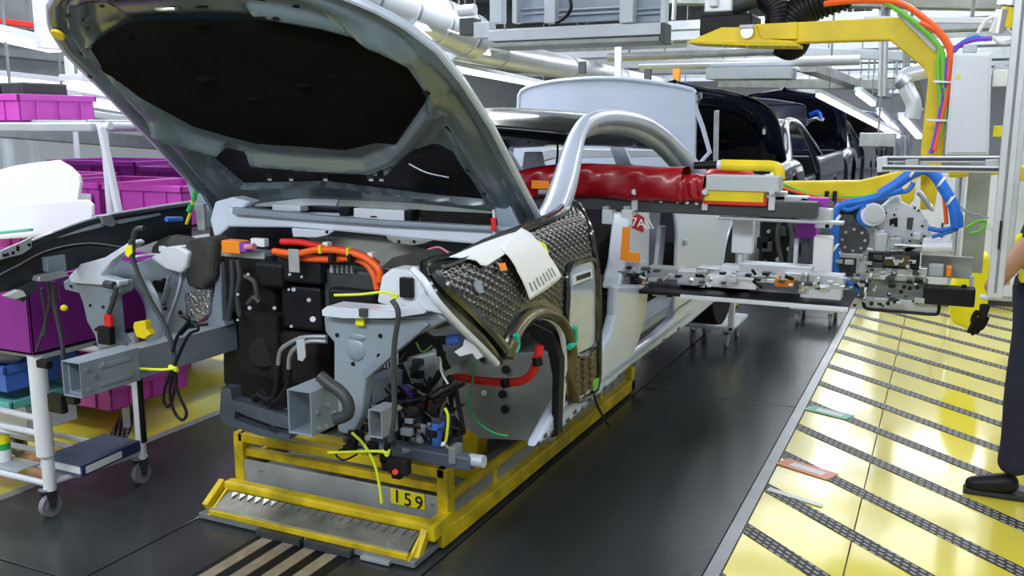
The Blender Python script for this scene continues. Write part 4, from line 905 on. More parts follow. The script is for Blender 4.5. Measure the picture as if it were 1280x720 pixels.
# ================================================================ LEFT SIDE: TROLLEY, CRATES, RACK
TR = thing('tool_trolley','white tube trolley on castors with a binder on its low shelf','trolley',(-3.65,2.7,0))
def caster(par, x, y, z=0.0, r=.048, top=.13):
    w = cyl('caster_wheel','caster_tyre',par,(x-.013,y,z+r),(x+.013,y,z+r),r,20); cyl('wheel_hub','steel',w,(x-.016,y,z+r),(x+.016,y,z+r),r*.5,14)
    MB().prism([(x-.02,y-.035,z+top-.012),(x+.02,y-.035,z+top-.012),(x+.02,y+.03,z+top-.012),(x-.02,y+.03,z+top-.012)],(0,0,.012)).build('caster_plate','steel',par,bevel=.002)
    for s in (-.018,.018): MB().prism([(x+s,y-.012,z+r-.01),(x+s,y+.012,z+r-.01),(x+s,y+.03,z+top-.01),(x+s,y-.03,z+top-.01)],(.003,0,0)).build('caster_fork','dark_grey',par)
for x,y_ in ((-3.36,2.51),(-3.30,2.95),(-4.15,2.51),(-4.15,2.95)):
    caster(TR,x,y_)
    cyl('post','white',TR,(x+.01,y_,.12),(x+.01,y_,.72),.022 if y_>2.6 else .026,14)
cyl('post_sleeve','white',TR,(-3.345,2.50,.28),(-3.345,2.50,.72),.036,16)
cyl('post_sleeve','black',TR,(-3.285,2.955,.20),(-3.285,2.955,.55),.022,12)
for z_ in (.15,):
    for a,b in (((-4.17,2.5,z_),(-3.34,2.5,z_)),((-4.17,2.95,z_),(-3.28,2.95,z_)),((-3.35,2.5,z_),(-3.29,2.95,z_)),((-4.15,2.5,z_),(-4.15,2.95,z_)),((-4.17,2.63,z_),(-3.32,2.63,z_)),((-4.17,2.76,z_),(-3.31,2.76,z_)),((-4.17,2.86,z_),(-3.3,2.86,z_))): cyl('shelf_tube','white_metal',TR,a,b,.014,10)
for a,b in (((-4.17,2.55,.43),(-3.34,2.51,.43)),((-4.17,2.95,.48),(-3.28,2.95,.48)),((-4.17,2.5,.37),(-3.34,2.5,.37))): cyl('side_tube','white_metal',TR,a,b,.014,10)
bx('shelf_plate','pale_grey',TR,(-4.15,2.51,.163),(-3.55,2.62,.168),.001)
bx('upper_tray','pale_grey',TR,(-4.17,2.49,.70),(-3.30,3.1,.72),.003)
BI = thing('ring_binder','dark blue ring binder lying on the low trolley shelf','binder',(-3.37,2.75,.17))
pts=[Z(97,584,.2),Z(166,549,.215),Z(95,549,.215),Z(38,573,.2)]
q=[V((-3.245,2.585,.167)),V((-3.275,2.93,.167)),V((-3.50,2.93,.167)),V((-3.50,2.585,.167))]
MB().prism(q,(0,0,.004)).build('back_cover','binder',BI,bevel=.001); MB().prism([p+V((0,0,.045)) for p in q],(0,0,.004)).build('front_cover','binder',BI,bevel=.001)
MB().prism([q[0],q[1],q[1]+V((.003,0,0)),q[0]+V((.003,0,0))],(0,0,.049)).build('spine','binder_spine',BI,bevel=.001)
MB().prism([q[0]+V((.004,.02,.01)),q[0].lerp(q[1],.66)+V((.004,0,.01)),q[0].lerp(q[1],.66)+V((.006,0,.01)),q[0]+V((.006,.02,.01))],(0,0,.03)).build('spine_label','paper',BI)
MB().prism([q[0]+V((-.02,.01,.006)),q[1]+V((-.02,-.01,.006)),q[2]+V((.03,-.01,.006)),q[3]+V((.03,.01,.006))],(0,0,.034)).build('pages','paper',BI)
CUP = thing('lidded_cup','small white cup with green band and yellow lid on trolley shelf','cup',(-3.72,2.6,.17))
c=V((-3.72,2.575,.169)); cyl('cup','white',CUP,c,c+V((0,0,.06)),.03,18); cyl('band','green',CUP,c+V((0,0,.055)),c+V((0,0,.085)),.0305,18); cyl('lid','bright_yellow',CUP,c+V((0,0,.085)),c+V((0,0,.115)),.031,18)
# big magenta bin on the trolley
BN = thing('plastic_bin','big dark magenta bin on the trolley behind the front rail','bin',(-3.85,2.8,.72))
def open_bin(par, x0,x1,y0,y1,z0,z1,m,th=.012,ribs=True,rim=True):
    for n_,a,b in (('bin_wall',(x0,y0,z0),(x1,y0+th,z1)),('bin_wall',(x0,y1-th,z0),(x1,y1,z1)),('bin_wall',(x0,y0,z0),(x0+th,y1,z1)),('bin_wall',(x1-th,y0,z0),(x1,y1,z1)),('bin_base',(x0,y0,z0),(x1,y1,z0+th))): bx(n_,m,par,a,b,.004)
    if rim:
        e=.014; zt=z1-.05
        for n_,a,b in (('rim',(x0-e,y0-e,z1-.035),(x1+e,y0,z1)),('rim',(x0-e,y1,z1-.035),(x1+e,y1+e,z1)),('rim',(x0-e,y0-e,z1-.035),(x0,y1+e,z1)),('rim',(x1,y0-e,z1-.035),(x1+e,y1+e,z1))): bx(n_,m,par,a,b,.004)
    if ribs:
        n=3
        for k in range(n):
            xx=x0+(x1-x0)*(k+.7)/(n+.4); bx('rib',m,par,(xx,y0-.012,z0+.01),(xx+.012,y0,z1-.04),.002)
            yy=y0+(y1-y0)*(k+.7)/(n+.4); bx('rib',m,par,(x1,yy,z0+.01),(x1+.012,yy+.012,z1-.04),.002)
open_bin(BN,-4.25,-3.30,2.45,3.25,.725,1.04,'magenta_dark',.014,False,False)
def crate(label, x0,x1,y0,y1,z0,h, m='magenta', label_card=None, grp='magenta crates on the left racks'):
    T = thing('plastic_crate',label,'crate',((x0+x1)/2,(y0+y1)/2,z0),grp); open_bin(T,x0,x1,y0,y1,z0,z0+h,m,.01)
    if label_card: bx('label_card','paper',T,(x0+(x1-x0)*label_card,y0-.022,z0+h*.30),(x0+(x1-x0)*(label_card+.28),y0-.014,z0+h*.72),.001)
    return T
# rack with rows of crates
RK = thing('flow_rack','white tube flow rack carrying magenta crates behind the front fender','rack',(-4.7,4.2,0))
for x in (-5.9,-4.9,-4.0):
    for y_ in (3.5,4.9): cyl('rack_post','white_metal',RK,(x,y_,0),(x,y_,1.66),.02,10)
for z_ in (1.64,1.02,.42):
    for y_ in (3.5,4.9): cyl('rack_tube','white_metal',RK,(-6,y_,z_),(-3.95,y_,z_-.0),.02,10)
    for x in (-5.9,-4.0): cyl('rack_tube','white_metal',RK,(x,3.5,z_),(x,4.9,z_),.02,10)
    for k in range(5): cyl('roller_rail','steel',RK,(-5.8+.42*k,3.5,z_+.02),(-5.8+.42*k,4.9,z_+.02),.012,8)
tag(br('leaning_tube','white_metal',None,X(126,158,-3.96),X(149,268,-3.86),.035,.035,bev=.01),'white tube leaning diagonally in front of the magenta crates','tube')
a,b=Y(-20,172,3.45),Y(113,152,3.45)
tag(bx('top_tray','pale_grey',None,(a.x,3.45,1.61),(b.x,4.3,1.655),.008),'grey sheet metal tray on top of the rack under the upper crates','tray')
crate('magenta crate on the grey tray with a white label, right one of two',-5.32,-4.70,3.55,4.05,1.665,.15,'magenta',.35)
crate('magenta crate on the grey tray at the frame edge, left one of two',-6.0,-5.38,3.55,4.05,1.665,.15,'magenta')
for i,(px_,w) in enumerate(((10,.22),(38,.22),(72,.2))):
    a=X(px_,118,-4.9); tag(bx('parts_tub','dark_grey',None,(-5.42+.22*i,3.65,1.69),(-5.23+.22*i,3.95,1.885),.01),'dark grey tub standing in the upper magenta crates, %s'%('leftmost','middle one','rightmost')[i],'tub')
a=Y(150,265,3.62)
crate('magenta crate with open corner, the rightmost of the middle row',-4.32,-3.74,3.75,4.35,1.10,.22,'magenta',None)
crate('magenta crate with a white card behind the leaning tube',-4.85,-4.36,3.75,4.35,1.10,.22,'magenta',.62)
crate('magenta crate at the left edge of the middle row, behind the white foam sheet',-5.45,-4.90,3.75,4.35,1.10,.24,'magenta')
crate('magenta crate second row back, right above the open corner crate',-4.75,-4.05,4.42,4.95,1.16,.22,'magenta_dark')
crate('dark magenta crate second row back at left',-5.6,-4.8,4.42,4.95,1.16,.25,'magenta_dark')
crate('magenta crate low on the floor behind the trolley under the front rail',-4.5,-3.93,3.35,3.9,.14,.14,'magenta')
crate('magenta crate at floor level at the left frame edge',-5.1,-4.45,3.3,3.85,.16,.24,'magenta')
crate('pink magenta crate on the lower rack seen through the wheelhouse',-4.4,-3.85,3.6,4.2,.52,.20,'magenta')
crate('magenta crate peeking out under the foam sheet at the left edge',-4.9,-4.45,3.30,3.48,.98,.12,'magenta')
bx('rack_shelf','pale_grey',RK,(-5.9,3.52,1.04),(-3.95,4.9,1.06),.002); bx('rack_shelf','pale_grey',RK,(-5.9,3.3,.10),(-4.4,4.9,.13),.002); bx('rack_shelf','pale_grey',RK,(-5.9,3.52,.44),(-4.0,4.9,.46),.002)
for k,(x0,x1,z_,m) in enumerate(((-4.05,-3.62,.50,'blue_box'),(-3.95,-3.6,.435,'teal'))):
    T=thing('parts_box',('blue parts box','teal tray')[k]+' under the big magenta bin on the trolley','box',((x0+x1)/2,2.75,z_)); open_bin(T,x0,x1,2.55,2.9,z_,z_+(.12 if k==0 else .03),m,.008,False)
tag(MB().ball((-3.83,2.72,.60),.05,10,(1.6,1,.6)).build('paper_wad','paper',None,smooth=True),'white paper wad in the blue parts box','paper')
T=thing('parts_box','white cardboard box low on the trolley at the left edge','box',(-3.95,2.8,.2)); open_bin(T,-4.1,-3.66,2.66,2.92,.27,.40,'white',.006,False,False)
WM = thing('wire_basket','wire mesh basket under the magenta bin at the left edge','basket',(-3.8,2.5,.6))
for k in range(9): tb('wire','steel',WM,[(-4.05+.06*k,2.44,.62),(-4.05+.06*k,2.44,.72)],.003,6,0)
for k in range(4): tb('wire','steel',WM,[(-4.06,2.44,.62+.03*k),(-3.56,2.44,.62+.03*k)],.003,6,0)
# white foam sheets in front of the crates
FS = thing('foam_sheet','big white foam sheets leaning in front of the magenta crates','foam',(-4.2,3.2,1.1))
a=[(-20,292),(-20,215),(0,212),(18,207),(45,203),(72,200),(86,208),(98,220),(100,228),(97,248),(95,262),(50,285)]
ply('rear_sheet','paper',FS,a,3.36,.02,.004); ply('front_sheet','paper',FS,[(-20,300),(-20,255),(40,254),(92,250),(108,250),(115,256),(115,268),(112,280),(60,296)],3.22,.02,.006)
tag(br('trolley_rail','teal',None,Y(-20,293,3.15),Y(40,287,3.15),.02,.015),'teal rail below the white foam sheet','rail')
# more distant racks and tubs filling the hall on the left
random.seed(11)
n_=0
for row,(xr,yr) in enumerate(((-6.6,6.4),(-7.6,8.4),(-9.2,10.5))):
    T = thing('storage_rack',('grey storage rack with tubs directly behind the magenta crate rack','grey storage rack with tubs in the second row back on the left','grey storage rack farthest back on the left')[row],'rack',(xr,yr,0))
    for x in (0,1.3,2.6): 
        for d_ in (0,.7): bx('rack_upright','pale_grey',T,(xr+x,yr+d_,0),(xr+x+.05,yr+d_+.05,2.1),.004)
    for z_ in (.3,.9,1.45,2.0): bx('rack_shelf','pale_grey',T,(xr,yr,z_),(xr+2.65,yr+.75,z_+.04),.004)
    for z_ in (.34,.94,1.49):
        for k in range(4):
            m=random.choice(['magenta','teal','dark_grey','white','teal','magenta_dark','blue_box']); cn={'magenta':'magenta','teal':'teal','dark_grey':'dark grey','white':'white','magenta_dark':'dark magenta','blue_box':'blue'}[m]
            x0=xr+.08+.64*k
            b=bx('storage_tub',m,None,(x0,yr+.08,z_),(x0+.54,yr+.62,z_+random.uniform(.18,.32)),.02)
            tag(b,'%s tub on %s shelf of the %s rack, %s from left'%(cn,{.34:'lower',.94:'middle',1.49:'upper'}[z_],('nearest grey','second grey','farthest grey')[row],('first','second','third','fourth')[k]),'tub')
# ================================================================ YELLOW HOIST AND ITS CABINET
HO = thing('hoist_arm','yellow angled steel hoist arm with cable bundle hanging over the line','hoist',(-.3,5.5,1.3))
ply('upper_arm','yellow',HO,[(943,30),(1050,25),(1129,21),(1170,53),(1182,66),(1186,110),(1178,200),(1168,262),(1150,262),(1151,189),(1160,100),(1154,84),(1112,50),(1040,52),(990,54),(943,50)],5.5,.10,.008)
ply('flange_plate','yellow',HO,[(859,52),(902,34),(922,34),(943,30),(950,48),(992,51),(994,57),(940,55),(870,55)],5.44,.05,.005)
ply('flange_foot','yellow',HO,[(859,51),(940,53),(996,53),(996,58),(930,57),(859,54)],5.38,.24,.004)
ply('arm_sleeve','yellow',HO,[(944,31),(996,27),(996,49),(950,49)],5.47,.17,.008)
ly=ply('lower_arm','yellow',HO,[(976,227),(1000,227),(1074,226),(1140,211),(1160,205),(1168,215),(1120,234),(1100,242),(1072,249),(1035,247),(1005,241),(976,234)],5.35,.10,.01)
ply('arm_wedge','yellow',HO,[(1125,238),(1145,225),(1142,250),(1130,262)],5.3,.05,.006)
MB().lathe([(.028,0),(.036,.0),(.036,.012),(.028,.012)],Y(934,40,5.42),(0,-1,0),20).build('lifting_eye','steel',HO,smooth=True)
bx('eye_block','galv',HO,Y(924,36,5.40),Y(942,30,5.40)+V((0,.05,0)),.005)
for k in range(6): cyl('flange_bolt','steel',HO,Y(905+15*k,55+.3*k,5.42),Y(905+15*k,59+.3*k,5.42),.010,8)
bx('rail_plate','galv',HO,Y(1150,60,5.47),Y(1172,54,5.47),.004) if False else None
br('cable_tray','galv',HO,Y(1125,15,5.46),Y(1172,62,5.46),.03,.04)
for m,L,r in (('orange',[(1030,5),(1065,1),(1100,1),(1130,6),(1158,25),(1178,44),(1188,62),(1190,90),(1184,120),(1175,160),(1168,188)],.016),
              ('cable_green',[(1095,-6),(1112,6),(1130,18),(1155,38),(1172,56),(1178,70),(1180,110),(1182,140),(1170,185)],.013),
              ('orange',[(1150,28),(1170,38),(1182,52),(1188,68),(1186,100)],.016),
              ('purple',[(1240,48),(1215,50),(1195,60),(1183,80),(1180,110),(1176,140),(1168,178),(1163,192)],.013),
              ('blue_cable',[(1234,50),(1222,46),(1205,52),(1192,66),(1182,95),(1178,130),(1170,170)],.011),
              ('cable_green',[(1176,60),(1172,80),(1174,110),(1178,150)],.011),('white',[(1222,42),(1232,26),(1245,22),(1238,40)],.010),('pale_grey',[(1258,35),(1268,50),(1255,55),(1245,52)],.008)):
    tb('arm_cable',m,HO,[Y(*p,5.40) for p in L],r,8)
for p in ((1180,102),(1172,150)): br('cable_strap','white',HO,Y(p[0]-14,p[1],5.375),Y(p[0]+16,p[1]+1,5.375),.02,.012)
for m,L,r in (('orange',[(977,234),(1000,241),(1035,247),(1072,249),(1098,244),(1120,234)],.010),('cable_green',[(980,230),(1010,242),(1040,245),(1072,246),(1095,242)],.008),('black',[(977,236),(1005,246),(1030,250)],.010)):
    tb('arm_cable',m,HO,[Y(*p,5.32) for p in L],r,8)
for x_ in (1033,1043): bx('cable_saddle','black',HO,Y(x_-3,252,5.30),Y(x_+3,239,5.30)+V((0,.03,0)),.003)
EC = thing('control_cabinet','tall white control cabinet hanging beside the yellow hoist column','cabinet',(.08,5.45,1.5))
q=[Y(1192,66,5.28),Y(1240,66,5.28),Y(1236,194,5.28),Y(1181,194,5.28)]
MB().prism(q,(0,.26,0)).build('cabinet_body','white_metal',EC,bevel=.006)
MB().prism([p+V((.012 if i in(0,3) else -.012,-.008,-.012 if i<2 else .012)) for i,p in enumerate(q)],(0,.006,0)).build('cabinet_door','white_metal',EC,bevel=.003)
bx('cable_gland','galv',EC,Y(1203,66,5.35),Y(1222,55,5.35)+V((0,.08,0)),.004)
cyl('door_sticker','bright_yellow',EC,Y(1198,96,5.272),Y(1198,96,5.268),.011,14)
br('mount_bracket','galv',EC,Y(1240,92,5.40),Y(1268,96,5.40),.03,.09)
bx('side_block','white',EC,Y(1240,108,5.36),Y(1262,87,5.36)+V((0,.08,0)),.004)
tag(bx('signal_lamp','bright_yellow',None,Y(1262,104,5.3),Y(1271,79,5.3)+V((0,.05,0)),.008),'yellow green lamp block on the frame post beside the cabinet','lamp')
tag(bx('tag_plate','bright_yellow',None,Y(1241,171,5.55),Y(1255,157,5.55)+V((0,.01,0)),.002),'yellow square tag below the white cabinet at right','tag')
# aluminium frame
AF = thing('aluminium_frame','aluminium profile frame with tall post at the right in front of the worker','frame',(.2,4.1,.75))
def profile(n, par, a, b, w=.06, h=.06, up=(0,0,1)):
    o = MB().bar(a,b,w,h,up).build(n,'alu',par,bevel=.004); d=(V(b)-V(a)).normalized(); r=d.cross(V(up)).normalized()
    for s in (1,-1): MB().bar(V(a)+r*s*w/2,V(b)+r*s*w/2,.004,.012,up).build('profile_slot','dark_grey',o)
    return o
a=Y(1243,372,5.5); b=Y(1290,20,5.5)
pa,pb=Y(1243,371,4.1),Y(1286,-30,4.1); pb.x=pa.x+.004; br('post','alu',AF,pa,pb,.055,.055,(0,1,0)); br('post_slot','grey',AF,pa+V((0,-.029,.02)),pb+V((0,-.029,0)),.010,.006,(0,1,0))
br('post','alu',AF,pa+V((.05,.35,.0)),pb+V((.05,.35,0)),.04,.04,(0,1,0)); br('foot_link','alu',AF,pa+V((0,0,.03)),pa+V((.05,.35,.03)),.03,.03)
bx('post_handle','black',AF,Y(1247,312,4.05),Y(1253,276,4.05)+V((0,.02,0)),.005)
profile('top_rail',AF,Y(1103,199,4.15),Y(1262,199,4.15),.035,.026); profile('top_rail',AF,Y(1103,210,4.11),Y(1262,212,4.11),.035,.026)
br('rail_end','alu',AF,Y(1103,196,4.13),Y(1103,215,4.13),.04,.05,(0,1,0))
for x_ in (1140,1240): br('rail_spacer','galv',AF,Y(x_,199,4.13),Y(x_,211,4.13),.05,.05,(0,1,0))
tag(MB().box(Y(1200,340,6.0),Y(1240,205,6.0)+V((0,.02,0))).build('guard_panel','grey_green',None,bevel=.003),'grey green guard panel behind the tall aluminium post','panel')
tag(MB().box(Y(1256,330,6.8),Y(1330,100,6.8)+V((0,.3,0))).build('white_cabinet','white_metal',None,bevel=.01),'pale cabinet at the right frame edge behind the worker','cabinet')
tag(br('handrail','yellow',None,Y(1268,216,6.0),Y(1330,219,6.0),.05,.09,bev=.015),'yellow handrail end at the right frame edge above the worker','rail')
tag(br('handrail','yellow',None,Y(1185,217,6.2),Y(1250,213,6.2),.05,.05,bev=.015),'yellow bar behind the tall post below the white cabinet','rail')
YT = thing('yellow_sack','bright yellow sack hanging behind the gripper next to the black glove','sack',(.15,7.0,0)); br('sack_arm','grey',YT,V((Y(1212,330,7.2).x,7.2,.85)),V((Y(1212,330,7.2).x,9.42,.85)),.03,.03)
YS = ply('sack_bag','bright_yellow',YT,[(1189,404),(1184,372),(1194,345),(1214,322),(1236,318),(1240,345),(1234,385),(1226,410),(1208,412)],7.0,.28,.06)
LC = thing('line_cabinet','long pale grey line-side cabinet row at the far end of the yellow walkway','cabinet',(1.0,9.6,0))
for k in range(6):
    x0=-.5+.62*k; bx('cabinet_body','pale_grey',LC,(x0,9.4,.05),(x0+.6,9.9,1.25),.01); bx('cabinet_door','white_metal',LC,(x0+.03,9.385,.10),(x0+.57,9.4,1.2),.004); bx('door_handle','dark_grey',LC,(x0+.48,9.365,.6),(x0+.50,9.385,.75),.003)
bx('plinth','dark_grey',LC,(-.5,9.42,0),(3.2,9.9,.05),0)
# ================================================================ GRIPPER UNIT
GR = thing('gripper_unit','aluminium gripper head with blue cable loops hanging above the yellow walkway','gripper',(-.2,5.0,.75))
ply('casting','alu',GR,[(1092,282),(1096,262),(1110,250),(1122,244),(1128,252),(1150,262),(1162,282),(1166,302),(1150,318),(1125,312),(1108,296)],5.05,.05,.012)
ply('casting_window','black',GR,[(1112,274),(1122,272),(1122,284),(1112,282)],5.045,.01); ply('casting_window','dark_grey',GR,[(1134,272),(1142,272),(1140,288),(1133,286)],5.045,.01)
cyl('drive_motor','alu',GR,Y(1091,268,5.05),Y(1091,268,4.92),.058,24); cyl('motor_ring','black',GR,Y(1082,267,5.06),Y(1082,267,4.95),.060,24); cyl('motor_cap','galv',GR,Y(1092,268,4.92),Y(1092,268,4.91),.045,20)
cyl('disc_plate','dark_grey',GR,Y(1067,300,5.02),Y(1067,300,4.98),.078,24)
for k in range(8): 
    t_=2*math.pi*k/8; c=Y(1067,300,4.975); cyl('disc_bolt','steel',GR,c+V((.055*math.cos(t_),0,.055*math.sin(t_))),c+V((.055*math.cos(t_),-.01,.055*math.sin(t_))),.008,8)
cyl('air_cylinder','white_metal',GR,Y(1153,309,4.95),Y(1190,309,4.95),.034,18); cyl('cylinder_rod','steel',GR,Y(1118,306,4.95),Y(1153,308,4.95),.010,10)
bx('cylinder_block','white_metal',GR,Y(1152,318,4.93),Y(1189,300,4.93)+V((0,.08,0)),.01)
bx('valve_block','alu',GR,Y(1092,315,4.98),Y(1110,292,4.98)+V((0,.08,0)),.006); bx('valve_block','galv',GR,Y(1110,312,4.97),Y(1128,298,4.97)+V((0,.06,0)),.006)
bx('control_box','black',GR,Y(1084,334,4.93),Y(1150,318,4.93)+V((0,.10,0)),.006); bx('control_panel','olive',GR,Y(1104,332,4.925),Y(1138,320,4.925)+V((0,.01,0)),.002)
for a,b,c_,d_ in ((1083,341,1160,335),(1090,349,1158,345),(1045,322,1080,318)): bx('guide_rail','steel',GR,Y(a,b,4.95),Y(c_,d_,4.95)+V((0,.04,0)),.004)
bx('rear_plate','grey_green',GR,Y(1150,345,5.08),Y(1217,322,5.08)+V((0,.03,0)),.004); bx('rear_leg','pale_grey',GR,Y(1210,372,5.06),Y(1218,345,5.06)+V((0,.03,0)),.003)
bx('bumper_bar','black',GR,Y(1153,380,4.9),Y(1220,362,4.9)+V((0,.09,0)),.008); cyl('bumper_stud','black',GR,Y(1205,362,4.93),Y(1205,356,4.93),.012,10)
bx('base_frame','grey_green',GR,Y(1082,382,4.98),Y(1160,352,4.98)+V((0,.10,0)),.006); bx('base_plate','alu',GR,Y(1080,386,4.95),Y(1174,378,4.95)+V((0,.16,0)),.004)
tb('bumper_hose','black',GR,[Y(*p,4.94) for p in [(1079,377),(1081,384),(1090,387),(1130,390),(1165,393),(1173,390),(1174,372),(1174,362)]],.008,8)
for a,b,c_,d_,m in ((1045,345,1070,322,'dark_grey'),(1048,372,1080,350,'grey_green'),(1088,372,1105,356,'alu'),(1112,370,1122,350,'black'),(1125,375,1150,358,'galv'),(1046,362,1060,340,'alu'),(1072,345,1084,320,'white_metal'),(1050,318,1090,312,'galv'),(1160,345,1180,332,'pale_grey'),(1182,346,1190,334,'orange_panel'),(1092,300,1106,288,'white_metal'),(1140,300,1152,292,'alu'),(1050,268,1068,258,'black'),(1056,385,1082,374,'alu')):
    bx('gripper_block',m,GR,Y(a,b,4.99),Y(c_,d_,4.99)+V((0,.07,0)),.005)
random.seed(5)
for k in range(95):
    px_,py_=random.uniform(1048,1150),random.uniform(320,384); p=Y(px_,py_,random.uniform(4.88,4.93)); s=random.uniform(.006,.02)
    if k%2: MB().box(p-V((s,.01,s*.6)),p+V((s*1.4,.02,s*.7))).build('fitting',random.choice(['alu','steel','black','black','galv','dark_grey','dark_grey']),GR,bevel=.002)
    else: cyl('screw','steel' if k%4 else 'black',GR,p,p+V((0,-.018,0)),s*.55,8)
for k in range(22):
    px_,py_=random.uniform(1095,1160),random.uniform(255,312); p=Y(px_,py_,5.04); cyl('screw',random.choice(['steel','black']),GR,p,p+V((0,-.012,0)),.006,8)
for r,L in ((.028,[(1100,243),(1118,232),(1138,218),(1155,212),(1168,218),(1180,236),(1192,258),(1196,285)]),(.020,[(1128,236),(1110,242),(1082,250),(1060,254),(1046,262),(1044,290),(1044,320),(1045,352)]),(.012,[(1082,256),(1074,268),(1076,278),(1090,282)]),(.012,[(1100,246),(1120,241),(1135,238),(1142,228)]),(.012,[(1160,285),(1178,288),(1200,282)]),(.010,[(1165,296),(1180,292),(1198,286)]),(.014,[(1050,258),(1062,262),(1085,252),(1110,246)]),(.012,[(1044,345),(1052,350),(1066,356),(1074,368)]),(.012,[(1188,250),(1200,268),(1201,284)])):
    tb('blue_cable','blue_cable',GR,[Y(*p,4.93) for p in L],r,10)
tb('hose','orange',GR,[Y(*p,4.96) for p in [(1178,235),(1181,255),(1183,280)]],.010,8); tb('hose','steel',GR,[Y(*p,4.98) for p in [(1148,240),(1155,248),(1162,258),(1168,262)]],.014,8)
for p in ((1140,217),(1176,228),(1188,250),(1046,275),(1044,310)): MB().lathe([(.028,-.006),(.031,-.006),(.031,.006),(.028,.006)],Y(*p,4.93),(1,0,-.6),12).build('cable_tie','white',GR,smooth=True)
tb('wire_loop','cable_green',GR,[Y(*p,5.3) for p in [(1208,285),(1220,278),(1232,276),(1226,288),(1212,292)]],.008,8)
for L in ([(1196,255),(1210,265),(1228,270)],[(1200,258),(1215,270),(1236,272)]): tb('wire_loop','ink_grey',GR,[Y(*p,5.2) for p in L],.005,6)
# ================================================================ BOOM WITH RED PADDING
BO = thing('handling_boom','black handling boom with red padded sleeve reaching through the front door opening','boom',(-1.3,4.3,1.2))
b0,b1=Y(724,262,4.27),Y(1020,270,4.27); bx('boom_beam','dark_grey',BO,(-2.12,4.27,b0.z),(b1.x,4.37,b0.z+.075),.006)
bx('boom_rail','steel',BO,(-.95,4.25,b0.z-.018),(b1.x+.12,4.30,b0.z-.004),.003)
def cloth(u,v,x0,x1,z0,z1,sag=0):
    x = x0+(x1-x0)*u; t=2*math.pi*v; c_,s_=math.cos(t),math.sin(t); sg=lambda q: math.copysign(abs(q)**.55,q)
    zc,zh=(z0+z1)/2,(z1-z0)/2; w=.006*math.sin(23*u+3*math.sin(t))+.004*math.sin(51*u+5*t)
    zh*=1-sag*sstep(0,.35,.35-u) ; return V((x,4.31+(.095+w)*sg(c_),zc+zh*sg(s_)*(1+w)-.004*math.sin(9*u)-sag*.12*sstep(0,.4,.4-u)))
MB().grid(lambda u,v: cloth(u,v,-2.13,Y(857,230,4.3).x,b0.z+.055,Y(760,206,4.3).z,.25),60,28).build('padded_sleeve','red_cloth',BO,smooth=True)
MB().grid(lambda u,v: cloth(u,v,Y(851,230,4.3).x,Y(884,230,4.3).x,b0.z+.055,Y(870,218,4.3).z),14,28).build('sleeve_end','red_cloth',BO,smooth=True)
bx('end_block','pale_grey',BO,Y(882,238,4.230),Y(974,221,4.230)+V((0,.12,0)),.004); bx('end_block','yellow',BO,Y(880,251,4.240),Y(955,236,4.240)+V((0,.10,0)),.003); bx('end_block','red',BO,Y(880,255,4.245),Y(958,248,4.245)+V((0,.09,0)),.002)
for x0,x1 in ((789,797),(877,885),(960,969)): bx('clamp_plate','alu',BO,Y(x0,263,4.250),Y(x1,241,4.250)+V((0,.02,0)),.002); cyl('clamp_knob','steel',BO,Y((x0+x1)/2,240,4.240),Y((x0+x1)/2,240,4.220),.014,10)
for x_,y__ in ((803,249),(815,250),(826,251),(847,252),(859,253),(871,254)): cyl('boom_screw','steel',BO,Y(x_,y__,4.265),Y(x_,y__,4.258),.009,10)
tb('handle_bar','yellow',BO,[Y(*p,4.340) for p in [(902,206),(940,207),(966,208),(973,213),(974,224)]],.026,10); cyl('handle_grip','black',BO,Y(868,207,4.340),Y(898,206,4.340),.018,12); cyl('handle_tube','white_metal',BO,Y(897,206,4.340),Y(912,206.5,4.340),.022,12)
MB().ball(Y(912,218,4.430),.075,14,(1.6,.8,.5)).build('red_cloth_fold','red',BO,smooth=True)
bx('orange_marker','orange_panel',BO,Y(664,236,4.180),Y(686,226,4.180)+V((0,.02,0)),.004)
bx('tail_rod','steel',BO,Y(672,243,4.180),Y(700,238,4.180)+V((0,.03,0)),.004)
bx('sensor_box','white_metal',BO,Y(752,280,4.210),Y(765,263,4.210)+V((0,.07,0)),.004); bx('sensor_box','white_metal',BO,Y(776,281,4.210),Y(790,263,4.210)+V((0,.07,0)),.004); bx('sensor_mount','galv',BO,Y(764,278,4.230),Y(777,266,4.230)+V((0,.04,0)),.003)
for a in (757,783): bx('sensor_bracket','galv',BO,Y(a-4,264,4.230),Y(a+4,258,4.230)+V((0,.05,0)),.002)
sg=ply('tag_sign','red_sign',BO,[(791,270),(798,268),(805,272),(804,291),(796,288),(790,285)],4.10,.01,.001)
text('tag_text','7A','white',sg,Y(797.8,279,4.094),.058,(1,0,-.15),(0,0,1),.001)
ply('orange_bracket','orange_panel',BO,[(778,284),(786,284),(785,315),(799,317),(798,328),(775,325)],4.08,.02,.002)
for k in range(3): tb('signal_wire','white',BO,[Y(799+3*k,262,4.280),Y(803+4*k,275,4.280),Y(809+4*k,286,4.280)],.004,6)
for a,b,c_,d_,m in ((968,262,982,240,'alu'),(958,250,1010,246,'white_metal'),(972,262,1018,252,'black'),(1000,258,1035,248,'violet'),(985,268,1012,262,'white'),(1018,285,1040,262,'alu'),(1030,288,1038,276,'blue')): bx('boom_fixture',m,BO,Y(a,b,4.400),Y(c_,d_,4.400)+V((0,.08,0)),.004)
